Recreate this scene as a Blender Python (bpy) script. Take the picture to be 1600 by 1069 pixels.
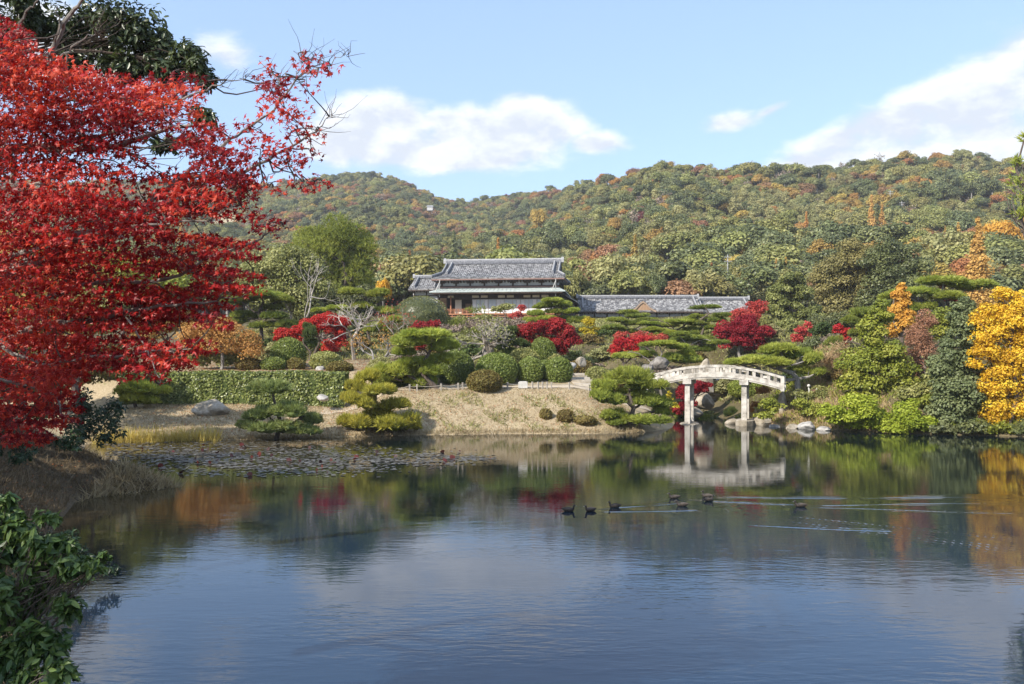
import bpy, math, colorsys
import numpy as np
from mathutils import Vector, Matrix

# ------------------------------------------------------------------ scene, camera, light
SC = bpy.context.scene
for _o in list(bpy.data.objects):
    bpy.data.objects.remove(_o)
COL = SC.collection
F, EYE, YH = 1385.0, 5.0, 557.0            # focal length in photo pixels, eye height above the pond, horizon row


def at(px, py, d):
    """the point d metres ahead that lies on photo pixel (px, py)"""
    return np.array([(px - 800) / F * d, d, EYE + (YH - py) / F * d])


cam = bpy.data.cameras.new('camera')
cam.sensor_width = 36.0
cam.lens = 36.0 * F / 1600
cam.shift_y = (YH - 534.5) / 1600
cam.clip_start = 0.1
cam.clip_end = 9000
co = bpy.data.objects.new('camera', cam)
COL.objects.link(co)
co.location = (0, 0, EYE)
co.rotation_euler = (math.radians(90), 0, 0)
SC.camera = co

SUN_EL, SUN_AZ = math.radians(36), math.radians(226)      # azimuth clockwise from +Y: behind the left shoulder
to_sun = Vector((math.sin(SUN_AZ) * math.cos(SUN_EL), math.cos(SUN_AZ) * math.cos(SUN_EL), math.sin(SUN_EL)))
sl = bpy.data.lights.new('sun', 'SUN')
sl.energy = 4.6
sl.angle = math.radians(0.55)
sl.color = (1.0, 0.93, 0.82)
so = bpy.data.objects.new('sun', sl)
COL.objects.link(so)
so.rotation_euler = (-to_sun).to_track_quat('-Z', 'Y').to_euler()

SC.view_settings.view_transform = 'Standard'
SC.view_settings.look = 'None'
SC.view_settings.exposure = 0.76
SC.view_settings.gamma = 1
SC.view_settings.use_curve_mapping = False
cy = SC.cycles
cy.max_bounces = 6
cy.diffuse_bounces = 3
cy.glossy_bounces = 3
cy.transmission_bounces = 4
cy.transparent_max_bounces = 6
cy.caustics_reflective = False
cy.caustics_refractive = False
cy.sample_clamp_indirect = 6


class NT:
    """small helper to write node trees"""
    def __init__(self, tree):
        self.t = tree
        tree.nodes.clear()

    def n(self, kind, ins=None, **kw):
        nd = self.t.nodes.new(kind)
        for k, v in kw.items():
            setattr(nd, k, v)
        for k, v in (ins or {}).items():
            self.put(nd, k, v)
        return nd

    def put(self, nd, k, v):
        s = nd.inputs[k]
        if isinstance(v, bpy.types.NodeSocket):
            self.t.links.new(v, s)
        elif isinstance(v, bpy.types.Node):
            self.t.links.new(v.outputs[0], s)
        else:
            s.default_value = v

    def m(self, op, a, b=None, c=None, clamp=False):
        nd = self.n('ShaderNodeMath', operation=op, use_clamp=clamp)
        for i, v in enumerate((a, b, c)):
            if v is not None:
                self.put(nd, i, v)
        return nd.outputs[0]

    def sstep(self, v, lo, hi):
        nd = self.n('ShaderNodeMapRange', interpolation_type='SMOOTHSTEP')
        self.put(nd, 0, v); self.put(nd, 1, lo); self.put(nd, 2, hi)
        return nd.outputs[0]

    def mix(self, f, a, b, mode='MIX'):
        nd = self.n('ShaderNodeMix', data_type='RGBA', blend_type=mode)
        self.put(nd, 0, f)
        self.put(nd, 6, a if not isinstance(a, tuple) else (*a[:3], 1))
        self.put(nd, 7, b if not isinstance(b, tuple) else (*b[:3], 1))
        return nd.outputs[2]

    def noise(self, vec, scale, detail=4, rough=0.55, dist=0.0):
        nd = self.n('ShaderNodeTexNoise', {'Scale': scale, 'Detail': detail, 'Roughness': rough, 'Distortion': dist})
        if vec is not None:
            self.put(nd, 'Vector', vec)
        return nd.outputs[0]

    def ramp(self, f, stops):
        nd = self.n('ShaderNodeValToRGB')
        cr = nd.color_ramp
        while len(cr.elements) < len(stops):
            cr.elements.new(0.5)
        for e, (p, c) in zip(cr.elements, stops):
            e.position = p
            e.color = (*c, 1)
        self.put(nd, 0, f)
        return nd.outputs[0]


# ---- world: Nishita sky with cumulus clouds
world = bpy.data.worlds.new('World')
SC.world = world
world.use_nodes = True
N = NT(world.node_tree)
sky = N.n('ShaderNodeTexSky', sky_type='NISHITA', sun_disc=False, sun_elevation=SUN_EL, sun_rotation=SUN_AZ,
          altitude=20, air_density=1.0, dust_density=0.7, ozone_density=1.6)
dirv = N.n('ShaderNodeTexCoord').outputs['Generated']
sep = N.n('ShaderNodeSeparateXYZ', {0: dirv})
az = N.m('ARCTAN2', sep.outputs[0], sep.outputs[1])
el = N.m('ARCSINE', sep.outputs[2])
cvec = N.n('ShaderNodeCombineXYZ', {0: az, 1: N.m('MULTIPLY', el, 1.9), 2: 0.37}).outputs[0]
cvec_up = N.n('ShaderNodeCombineXYZ', {0: N.m('ADD', az, -0.012), 1: N.m('ADD', N.m('MULTIPLY', el, 1.9), 0.035), 2: 0.37}).outputs[0]
fb = N.noise(cvec, 13.0, 9, 0.58, 0.15)
fb_up = N.noise(cvec_up, 13.0, 9, 0.58, 0.15)
big = N.noise(cvec, 2.1, 3, 0.5)
lump = None
CLOUDS = [(600, 198, 95, 52, 0.0, 1.0), (835, 200, 85, 54, 0.0, 1.0), (710, 210, 120, 42, 0.0, 1.0), (685, 234, 220, 36, 0.0, 1.1), (925, 224, 55, 18, 0.0, .7), (530, 224, 75, 36, 0.0, .9),
          (1365, 226, 170, 50, 0.26, 1.15), (1480, 192, 140, 72, 0.28, 1.2), (1600, 160, 160, 100, 0.28, 1.3), (1790, 150, 260, 120, 0.1, 1.1),
          (1140, 192, 46, 15, 0.1, 0.55), (1205, 172, 40, 9, 0.35, 0.45), (352, 88, 48, 26, 0.0, 0.36), (60, 70, 140, 66, 0.0, 0.95)]
for (px, py, rx, ry, tilt, w) in CLOUDS:
    a0 = math.atan((px - 800) / F)
    e0 = math.atan((YH - py) / F * math.cos(a0))
    dx = N.m('SUBTRACT', az, a0)
    dy = N.m('SUBTRACT', N.m('SUBTRACT', el, e0), N.m('MULTIPLY', dx, tilt))
    q = N.m('SQRT', N.m('ADD', N.m('POWER', N.m('DIVIDE', dx, rx / F), 2.0), N.m('POWER', N.m('DIVIDE', dy, ry / F), 2.0)))
    l = N.m('MULTIPLY', N.m('SUBTRACT', 1.12, q), 1.9 * w)
    lump = l if lump is None else N.m('MAXIMUM', lump, l)
away = N.m('MAXIMUM', N.sstep(N.m('ABSOLUTE', az), 0.72, 1.0), N.sstep(el, 0.45, 0.62))       # clouds go on beyond the frame
rest = N.m('SUBTRACT', N.m('MULTIPLY', N.m('SUBTRACT', big, 0.50), 6.0), N.m('MULTIPLY', N.m('SUBTRACT', 1.0, away), 6.0))
lump = N.m('MAXIMUM', lump, rest)
dens = N.m('ADD', N.m('MINIMUM', lump, 1.0), N.m('MULTIPLY', N.m('SUBTRACT', fb, 0.50), 2.6))
alpha = N.m('MULTIPLY', N.sstep(dens, -0.05, 0.95), 0.94)
lit = N.m('ADD', 0.62, N.m('MULTIPLY', N.m('SUBTRACT', fb, fb_up), 4.5), clamp=True)
thick = N.sstep(dens, 0.45, 1.6)
lit = N.m('SUBTRACT', lit, N.m('MULTIPLY', thick, 0.42), clamp=True)
ccol = N.mix(lit, (3.6, 3.85, 4.3), (5.3, 5.4, 5.55))
skyc = N.mix(0.42, sky.outputs[0], (2.9, 4.1, 5.9))          # thin high haze
skyc = N.mix(1.0, skyc, (0.965, 0.975, 1.03), 'MULTIPLY')
worldc = N.mix(alpha, skyc, ccol)
bg = N.n('ShaderNodeBackground', {'Color': worldc, 'Strength': 0.134})
N.n('ShaderNodeOutputWorld', {0: bg.outputs[0]})

# ------------------------------------------------------------------ mesh helpers
RS = np.random.RandomState(11)


class Geo:
    """collects vertices and faces (any number of corners) with a tint per face; built as one mesh"""
    def __init__(self):
        self.v, self.f, self.n, self.smooth = [], [], 0, True

    def add(self, v, f, tint=0.5, mat=0):
        v = np.asarray(v, float).reshape(-1, 3)
        f = np.asarray(f, np.int64)
        if f.ndim == 1:
            f = f[None]
        t = np.broadcast_to(np.asarray(tint, float), (len(f),))
        self.v.append(v)
        self.f.append((f + self.n, t, mat))
        self.n += len(v)

    def box(self, c, s, rz=0.0, tint=0.5, mat=0):
        x, y, z = np.array(s) / 2.0
        v = np.array([[-x, -y, -z], [x, -y, -z], [x, y, -z], [-x, y, -z], [-x, -y, z], [x, -y, z], [x, y, z], [-x, y, z]])
        if rz:
            k, q = math.cos(rz), math.sin(rz)
            v = v @ np.array([[k, q, 0], [-q, k, 0], [0, 0, 1]])
        self.add(v + np.array(c), BOXF, tint, mat)

    def tube(self, pts, rad, sides=6, tint=0.5, mat=0, cap=True):
        pts = np.asarray(pts, float)
        rad = np.broadcast_to(np.asarray(rad, float), (len(pts),)) if np.ndim(rad) < 2 else np.asarray(rad, float)
        tan = np.gradient(pts, axis=0)
        tan /= np.linalg.norm(tan, axis=1)[:, None] + 1e-9
        ref = np.array([0, 0, 1.0]) if abs(tan[:, 2]).mean() < 0.8 else np.array([0, 1.0, 0])
        u = np.cross(tan, ref); u /= np.linalg.norm(u, axis=1)[:, None] + 1e-9
        w = np.cross(u, tan)
        a = np.arange(sides) / sides * 2 * math.pi
        if rad.ndim == 1:
            ru = rw = rad
        else:
            ru, rw = rad[:, 0], rad[:, 1]
        v = pts[:, None] + u[:, None] * (np.cos(a)[None, :, None] * ru[:, None, None]) + w[:, None] * (np.sin(a)[None, :, None] * rw[:, None, None])
        m = len(pts)
        i = np.arange(m - 1)[:, None] * sides
        j = np.arange(sides)[None]
        k = (j + 1) % sides
        f = np.stack([i + j, i + k, i + sides + k, i + sides + j], -1).reshape(-1, 4)
        self.add(v.reshape(-1, 3), f, tint, mat)
        if cap:
            base = self.n - m * sides
            self.f.append((base + np.arange(sides)[None], np.array([np.mean(tint)]), mat))
            self.f.append((base + (m - 1) * sides + np.arange(sides)[None, ::-1], np.array([np.mean(tint)]), mat))

    def mesh(self, name, mats, smooth=False):
        v = np.concatenate(self.v) if self.v else np.zeros((0, 3))
        me = bpy.data.meshes.new(name)
        me.vertices.add(len(v))
        me.vertices.foreach_set('co', v.astype(np.float32).ravel())
        idx = np.concatenate([f.ravel() for f, t, m in self.f])
        cnt = np.concatenate([np.full(len(f), f.shape[1]) for f, t, m in self.f])
        me.loops.add(len(idx))
        me.loops.foreach_set('vertex_index', idx.astype(np.int32))
        me.polygons.add(len(cnt))
        me.polygons.foreach_set('loop_start', np.concatenate([[0], np.cumsum(cnt)[:-1]]).astype(np.int32))
        me.polygons.foreach_set('material_index', np.concatenate([np.full(len(f), m) for f, t, m in self.f]).astype(np.int32))
        me.polygons.foreach_set('use_smooth', np.full(len(cnt), bool(smooth)))
        for mt in (mats if isinstance(mats, (list, tuple)) else [mats]):
            me.materials.append(mt)
        a = me.attributes.new('tint', 'FLOAT', 'FACE')
        a.data.foreach_set('value', np.concatenate([t for f, t, m in self.f]).astype(np.float32))
        me.update(calc_edges=True)
        return me


BOXF = np.array([[0, 3, 2, 1], [4, 5, 6, 7], [0, 1, 5, 4], [1, 2, 6, 5], [2, 3, 7, 6], [3, 0, 4, 7]])


def link(name, data, parent=None, loc=(0, 0, 0), rot=(0, 0, 0), scale=(1, 1, 1)):
    o = bpy.data.objects.new(name, data)
    COL.objects.link(o)
    o.location = loc; o.rotation_euler = rot; o.scale = scale
    if parent is not None:
        o.parent = parent
    return o


def tag(o, label, cat, group=None):
    o['label'] = label; o['category'] = cat
    if group:
        o['group'] = group
    return o


def thing(name, label, cat, loc=(0, 0, 0), rz=0.0, group=None):
    return tag(link(name, None, None, loc, (0, 0, rz)), label, cat, group)


def kind(o, k):
    o['kind'] = k
    return o


def unit(v):
    return v / (np.linalg.norm(v, axis=-1, keepdims=True) + 1e-9)


def rdir(n, rs):
    return unit(rs.normal(size=(n, 3)))


def leaves(geo, P, Nn, S, tmpl, faces, tint, rs, axis=None, mat=0):
    """one copy of a leaf template (x along the leaf, y across, z along the normal) at each point"""
    n = len(P)
    Nn = unit(Nn)
    if axis is None:
        axis = rdir(n, rs)
    u = unit(axis - Nn * (axis * Nn).sum(1, keepdims=True))
    w = np.cross(Nn, u)
    S = np.broadcast_to(np.asarray(S, float), (n,))
    T = np.asarray(tmpl, float)
    v = P[:, None] + S[:, None, None] * (T[None, :, 0:1] * u[:, None] + T[None, :, 1:2] * w[:, None] + T[None, :, 2:3] * Nn[:, None])
    base = geo.n
    geo.v.append(v.reshape(-1, 3)); geo.n += n * len(T)
    tint = np.broadcast_to(np.asarray(tint, float), (n,))
    for fc in faces:
        fc = np.asarray(fc)
        geo.f.append((base + np.arange(n)[:, None] * len(T) + fc[None], tint, mat))


DIAMOND = ([[-.5, 0, 0], [0, -.33, .06], [.5, 0, 0], [0, .33, .06]], [[0, 1, 2, 3]])
OVAL = ([[-.5, 0, 0], [-.12, -.2, .05], [.25, -.15, .04], [.52, 0, -.06], [.25, .15, .04], [-.12, .2, .05], [.1, 0, -.02]],
        [[0, 1, 6], [1, 2, 6], [2, 3, 6], [3, 4, 6], [4, 5, 6], [5, 0, 6]])
NEEDLE = ([[0, -.085, 0], [0, .085, 0], [1, 0, 0]], [[0, 1, 2]])


def maple_template():
    pts = [[-.30, 0.03, 0]]
    lob = [(-128, .42), (-68, .78), (0, 1.0), (68, .78), (128, .42)]
    for i, (a, r) in enumerate(lob):
        if i:
            b = (a + lob[i - 1][0]) / 2
            pts.append([.24 * math.cos(math.radians(b)), .24 * math.sin(math.radians(b)), .03])
        pts.append([r * math.cos(math.radians(a)), r * math.sin(math.radians(a)), -.10 * r])
    pts = np.array(pts) * np.array([.62, .62, 1])
    return pts, [list(range(len(pts)))]


MAPLE = maple_template()

# ------------------------------------------------------------------ materials
MATS = {}


def mat_base(name):
    m = bpy.data.materials.new(name)
    m.use_nodes = True
    MATS[name] = m
    return m, NT(m.node_tree)


def out(N, sh):
    N.n('ShaderNodeOutputMaterial', {0: sh})


def leafmat(name, cols, trans=0.35, rough=0.5, spec=0.25, var=0.25, hue=0.02, gain=1.0):
    m, N = mat_base(name)
    t = N.n('ShaderNodeAttribute', attribute_name='tint').outputs['Fac']
    k = len(cols)
    cols = [tuple(min(.8, v * gain) for v in q) for q in cols]
    c = N.ramp(t, [(i / max(1, k - 1), q) for i, q in enumerate(cols)])
    r = N.n('ShaderNodeObjectInfo').outputs['Random']
    h = N.n('ShaderNodeHueSaturation', {'Hue': N.m('ADD', 0.5 - hue / 2, N.m('MULTIPLY', r, hue)),
                                        'Value': N.m('ADD', 1 - var / 2, N.m('MULTIPLY', N.m('FRACT', N.m('MULTIPLY', r, 7.31)), var)),
                                        'Color': c}).outputs[0]
    p = N.n('ShaderNodeBsdfPrincipled', {'Base Color': h, 'Roughness': rough, 'Specular IOR Level': spec})
    tr = N.n('ShaderNodeBsdfTranslucent', {'Color': N.mix(1.0, h, (1.25, 1.15, .8), 'MULTIPLY')})
    mx = N.n('ShaderNodeMixShader', {0: trans, 1: p.outputs[0], 2: tr.outputs[0]})
    out(N, mx.outputs[0])
    return m


def plainmat(name, c1, c2, scale=6.0, rough=0.8, bump=0.3, c3=None, spec=0.3, stretch=(1, 1, 1), metallic=0.0):
    """noise between two or three colours, with a little relief"""
    m, N = mat_base(name)
    tc = N.n('ShaderNodeTexCoord').outputs['Object']
    mp = N.n('ShaderNodeMapping', {'Vector': tc, 'Scale': stretch}).outputs[0]
    a = N.noise(mp, scale, 6, 0.62)
    tint = N.n('ShaderNodeAttribute', attribute_name='tint').outputs['Fac']
    f = N.m('ADD', a, N.m('MULTIPLY', N.m('SUBTRACT', tint, 0.5), 0.45))
    st = [(0.34, c1), (0.66, c2)] if c3 is None else [(0.30, c1), (0.5, c2), (0.68, c3)]
    c = N.ramp(f, st)
    b = N.n('ShaderNodeBump', {'Strength': bump, 'Distance': 0.03, 'Height': N.noise(mp, scale * 3, 5, 0.6)})
    p = N.n('ShaderNodeBsdfPrincipled', {'Base Color': c, 'Roughness': rough, 'Specular IOR Level': spec, 'Metallic': metallic, 'Normal': b.outputs[0]})
    out(N, p.outputs[0])
    return m


leafmat('maple_red', [(.17, .005, .013), (.34, .011, .019), (.49, .026, .027), (.57, .065, .038)], .40, .42, .3, .12, .012)
leafmat('red_leaf', [(.15, .007, .012), (.27, .015, .020), (.39, .040, .034)], .35, .5, .2, .2, .012)
leafmat('scarlet_leaf', [(.28, .010, .014), (.44, .020, .022), (.50, .065, .040)], .35, .5, .2, .1, .012)
leafmat('pink_red_leaf', [(.30, .03, .03), (.48, .07, .06), (.50, .13, .09)], .3, .6, .2, .15, .015)
leafmat('pine_green', [(.060, .082, .018), (.125, .152, .030), (.205, .228, .050)], .35, .5, .2, .3, .015, gain=1.65)
leafmat('pine_bright', [(.085, .112, .020), (.170, .198, .034), (.265, .285, .060)], .35, .5, .2, .25, .015, gain=1.65)
leafmat('pine_yellow', [(.120, .125, .022), (.220, .212, .034), (.310, .275, .052)], .35, .5, .2, .2, .01, gain=1.65)
leafmat('pine_dark', [(.030, .048, .016), (.058, .084, .024), (.100, .132, .038)], .35, .5, .2, .2, .01, gain=1.4)
leafmat('pine_blue', [(.075, .102, .032), (.140, .172, .056), (.205, .228, .088)], .35, .5, .2, .2, .01, gain=1.65)
leafmat('box_green', [(.062, .085, .018), (.110, .142, .028), (.180, .210, .052)], .25, .4, .35, .3, .015, gain=1.25)
leafmat('hedge_green', [(.055, .078, .018), (.120, .150, .032), (.250, .275, .085)], .25, .35, .4, .1, .01, gain=1.3)
leafmat('azalea_brown', [(.085, .060, .022), (.135, .100, .032), (.170, .150, .045)], .25, .6, .2, .2, .02, gain=1.3)
leafmat('olive_leaf', [(.070, .078, .022), (.135, .142, .042), (.215, .212, .080)], .25, .45, .3, .2, .015, gain=1.75)
leafmat('evergreen_dark', [(.038, .046, .018), (.072, .082, .029), (.130, .138, .050)], .25, .4, .35, .35, .02, gain=1.75)
leafmat('evergreen_mid', [(.070, .070, .022), (.132, .126, .038), (.212, .194, .068)], .25, .45, .3, .35, .03, gain=1.75)
leafmat('evergreen_blue', [(.046, .058, .026), (.086, .100, .042), (.142, .152, .070)], .25, .45, .3, .3, .02, gain=1.65)
leafmat('pale_green', [(.140, .142, .055), (.220, .215, .090), (.310, .295, .135)], .3, .5, .25, .3, .03, gain=1.35)
leafmat('lime_leaf', [(.150, .190, .018), (.260, .310, .030), (.370, .400, .060)], .35, .5, .2, .1, .01, gain=1.15)
leafmat('yellow_green', [(.110, .140, .018), (.200, .225, .030), (.300, .300, .055)], .3, .45, .3, .15, .015, gain=1.15)
leafmat('gold_leaf', [(.36, .20, .018), (.58, .33, .018), (.70, .46, .040), (.72, .54, .06)], .35, .5, .2, .15, .015)
leafmat('glossy_dark', [(.022, .036, .014), (.040, .060, .022), (.085, .112, .038)], .2, .35, .45, .1, .01)
leafmat('amber_leaf', [(.42, .20, .030), (.60, .34, .055), (.68, .44, .09)], .35, .55, .2, .15, .01)
leafmat('gold_bush', [(.30, .23, .015), (.45, .36, .025), (.55, .46, .05)], .3, .5, .2, .1, .01)
leafmat('orange_leaf', [(.24, .115, .040), (.35, .180, .060), (.43, .255, .085)], .3, .55, .2, .3, .03, gain=1.15)
leafmat('apricot_leaf', [(.32, .15, .045), (.46, .23, .07), (.54, .31, .11)], .3, .6, .2, .2, .02)
leafmat('rust_leaf', [(.150, .080, .044), (.230, .125, .070), (.310, .185, .105)], .3, .6, .2, .35, .03, gain=1.3)
leafmat('ochre_leaf', [(.180, .130, .035), (.290, .205, .055), (.390, .290, .090)], .3, .6, .2, .3, .03, gain=1.4)
leafmat('bare_twig', [(.120, .090, .070), (.190, .150, .120), (.250, .205, .165)], .1, .8, .1, .3, .03, gain=1.3)
leafmat('plum_leaf', [(.090, .025, .030), (.150, .045, .050), (.200, .075, .070)], .3, .6, .2, .2, .02)
leafmat('conifer_orange', [(.28, .175, .048), (.42, .275, .075), (.50, .36, .11)], .3, .6, .2, .25, .03, gain=1.15)
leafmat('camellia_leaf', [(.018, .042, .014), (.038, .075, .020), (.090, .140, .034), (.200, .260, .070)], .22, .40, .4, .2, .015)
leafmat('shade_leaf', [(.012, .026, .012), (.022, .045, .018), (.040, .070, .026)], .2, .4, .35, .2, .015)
leafmat('straw', [(.25, .19, .105), (.37, .295, .18), (.46, .38, .245)], .2, .8, .1, .05, .005)
leafmat('reed', [(.40, .31, .07), (.55, .44, .12), (.58, .50, .20)], .3, .7, .1, .05, .005)
leafmat('shaded_stalk', [(.13, .095, .058), (.20, .150, .095), (.27, .21, .135)], .2, .8, .1, .1, .01)  # darker copy of dry_stalk: the left bank's shade is put into the colour
leafmat('dry_stalk', [(.32, .21, .11), (.44, .31, .18), (.52, .40, .25)], .2, .8, .1, .1, .01)
leafmat('lily', [(.046, .038, .028), (.078, .068, .050), (.115, .105, .086), (.155, .145, .130)], .1, .42, .4, .1, .01)
leafmat('dead_lily', [(.030, .012, .010), (.075, .022, .018), (.15, .03, .024)], .2, .5, .4, .1, .01)
leafmat('fallen_leaf', [(.20, .07, .03), (.33, .13, .05), (.42, .20, .08)], .1, .7, .2, .1, .01)
plainmat('bark', (.055, .042, .034), (.150, .120, .098), 9, .9, .8, stretch=(1, 1, .3))
plainmat('bark_pale', (.18, .155, .13), (.33, .30, .26), 6, .85, .5, stretch=(1, 1, .4))
plainmat('bark_grey', (.14, .125, .11), (.30, .28, .255), 7, .85, .6, stretch=(1, 1, .4))
plainmat('bark_white', (.27, .24, .21), (.44, .40, .36), 5, .8, .4)
plainmat('granite', (.20, .18, .15), (.43, .40, .355), 2.4, .85, .7, (.56, .53, .48), spec=.25)
plainmat('rock_grey', (.15, .14, .13), (.32, .305, .285), 2.0, .9, .8, (.50, .48, .45))
plainmat('rock_tan', (.15, .125, .09), (.30, .26, .20), 1.8, .9, .8, (.43, .39, .33))
plainmat('rock_dark', (.06, .055, .05), (.16, .145, .13), 2.2, .9, .8, (.28, .26, .235))
plainmat('weathered_post', (.28, .25, .21), (.44, .40, .35), 5, .85, .2)
plainmat('plaster', (.40, .40, .40), (.52, .52, .52), 1.5, .9, .1)
plainmat('wood_dark', (.035, .024, .018), (.075, .052, .040), 5, .7, .3, stretch=(1, 1, .15))
plainmat('wood_plank', (.24, .145, .085), (.40, .265, .165), 4, .75, .3, stretch=(1, 1, .2))
plainmat('wood_orange', (.27, .11, .055), (.42, .19, .10), 4, .65, .2, stretch=(.3, 1, 1))
plainmat('wood_tan', (.27, .19, .135), (.38, .285, .215), 4, .7, .2)
plainmat('copper_green', (.30, .345, .33), (.39, .435, .42), .9, .7, .15, (.46, .50, .485))
plainmat('fascia_red', (.17, .10, .085), (.26, .165, .14), 3, .75, .2)
plainmat('paper', (.66, .66, .67), (.80, .80, .80), 1.2, .8, .02)
plainmat('pane_grey', (.40, .45, .48), (.58, .63, .66), .8, .25, .02, spec=.5)
plainmat('screen_cream', (.62, .56, .44), (.72, .66, .54), 1.2, .8, .05)
plainmat('white_paint', (.40, .385, .35), (.56, .545, .51), 5, .6, .1)
plainmat('concrete_pole', (.25, .25, .245), (.36, .36, .35), 3, .8, .1)
plainmat('sign_brown', (.16, .085, .06), (.24, .13, .09), 4, .6, .1)
plainmat('path_gravel', (.38, .31, .225), (.50, .42, .315), 14, .95, .4)
plainmat('duck_brown', (.016, .014, .013), (.038, .031, .027), 26, .7, .2, (.075, .062, .052))
plainmat('duck_bill', (.12, .12, .12), (.22, .22, .20), 20, .5, .05)
plainmat('duck_pale', (.22, .19, .16), (.34, .30, .26), 30, .7, .05)

# ---- roof tiles: one random grey per tile along the rows
def tilemat(name, dark=False):
    m, N = mat_base(name)
    tc = N.n('ShaderNodeTexCoord').outputs['Object']
    sp = N.n('ShaderNodeSeparateXYZ', {0: tc})
    ix = N.m('FLOOR', N.m('DIVIDE', sp.outputs[0], 0.30))
    iz = N.m('FLOOR', N.m('DIVIDE', N.m('ADD', sp.outputs[2], N.m('MULTIPLY', N.m('MODULO', ix, 2.0), 0.07)), 0.17))
    iy = N.m('FLOOR', N.m('DIVIDE', sp.outputs[1], 0.60))
    wn = N.n('ShaderNodeTexWhiteNoise', {'Vector': N.n('ShaderNodeCombineXYZ', {0: ix, 1: iy, 2: iz}).outputs[0]}).outputs[0]
    f = N.m('ADD', N.m('MULTIPLY', wn, 0.72), N.m('MULTIPLY', N.noise(tc, 1.3, 6, .7), 0.5))
    c = N.ramp(f, [(.12, (.050, .049, .050)), (.42, (.118, .116, .118)), (.68, (.195, .192, .194)), (.92, (.33, .325, .32))])
    fz = N.m('FRACT', N.m('DIVIDE', sp.outputs[2], 0.17))
    b = N.n('ShaderNodeBump', {'Strength': .7, 'Distance': .03, 'Height': N.m('ADD', fz, N.m('MULTIPLY', N.noise(tc, 18, 3), .3))})
    p = N.n('ShaderNodeBsdfPrincipled', {'Base Color': c, 'Roughness': .62, 'Specular IOR Level': .3, 'Normal': b.outputs[0]})
    out(N, p.outputs[0])
    return m


tilemat('roof_tile')
plainmat('ridge_tile', (.05, .054, .066), (.13, .134, .150), 5, .5, .4, (.24, .24, .26), spec=.5)
plainmat('ridge_cap', (.22, .22, .225), (.34, .34, .34), 4, .6, .2)


def watermat():
    m, N = mat_base('pond_water')
    tc = N.n('ShaderNodeTexCoord').outputs['Object']
    sp = N.n('ShaderNodeSeparateXYZ', {0: tc})
    mp1 = N.n('ShaderNodeMapping', {'Vector': tc, 'Scale': (.9, 2.6, 1), 'Rotation': (0, 0, math.radians(-8))}).outputs[0]
    mp2 = N.n('ShaderNodeMapping', {'Vector': tc, 'Scale': (3.2, 8.5, 1), 'Rotation': (0, 0, math.radians(7))}).outputs[0]
    mp3 = N.n('ShaderNodeMapping', {'Vector': tc, 'Scale': (.16, .42, 1)}).outputs[0]
    patch = N.sstep(N.noise(mp3, 1.0, 3, .6), .36, .66)
    mp4 = N.n('ShaderNodeMapping', {'Vector': tc, 'Scale': (2.0, 6.0, 1), 'Rotation': (0, 0, math.radians(-12))}).outputs[0]
    nearp = N.sstep(N.m('ADD', sp.outputs[1], N.m('MULTIPLY', N.noise(mp3, 2.0, 2), 8)), 32.0, 17.0)
    rip = N.m('MULTIPLY', N.noise(mp4, 1.0, 2, .5, .4), N.m('MULTIPLY', N.m('MULTIPLY', nearp, N.m('ADD', .22, patch)), .022))
    hgt0 = N.m('ADD', N.m('MULTIPLY', N.noise(mp1, 1.0, 3, .5), .006),
              N.m('MULTIPLY', N.noise(mp2, 1.0, 3, .55, .3), N.m('ADD', .0015, N.m('MULTIPLY', patch, .0055))))
    hgt = N.m('ADD', hgt0, rip)
    b = N.n('ShaderNodeBump', {'Strength': .32, 'Distance': 1.0, 'Height': hgt})
    shal = N.sstep(N.m('ADD', sp.outputs[0], N.m('MULTIPLY', N.noise(tc, .35, 3), 6)), -3.0, -9.0)
    deep = N.sstep(N.m('ADD', sp.outputs[1], N.m('MULTIPLY', N.noise(tc, .15, 3), 8)), 38.0, 25.0)  # nearer water: blue of the reflected sky is put into the body colour
    body = N.mix(deep, (.006, .011, .012), (.007, .021, .046))
    c = N.mix(shal, body, (.040, .033, .018))
    p = N.n('ShaderNodeBsdfPrincipled', {'Base Color': c, 'Roughness': .03, 'IOR': 1.333, 'Specular IOR Level': .62, 'Normal': b.outputs[0]})
    out(N, p.outputs[0])
    return m


watermat()


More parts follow.
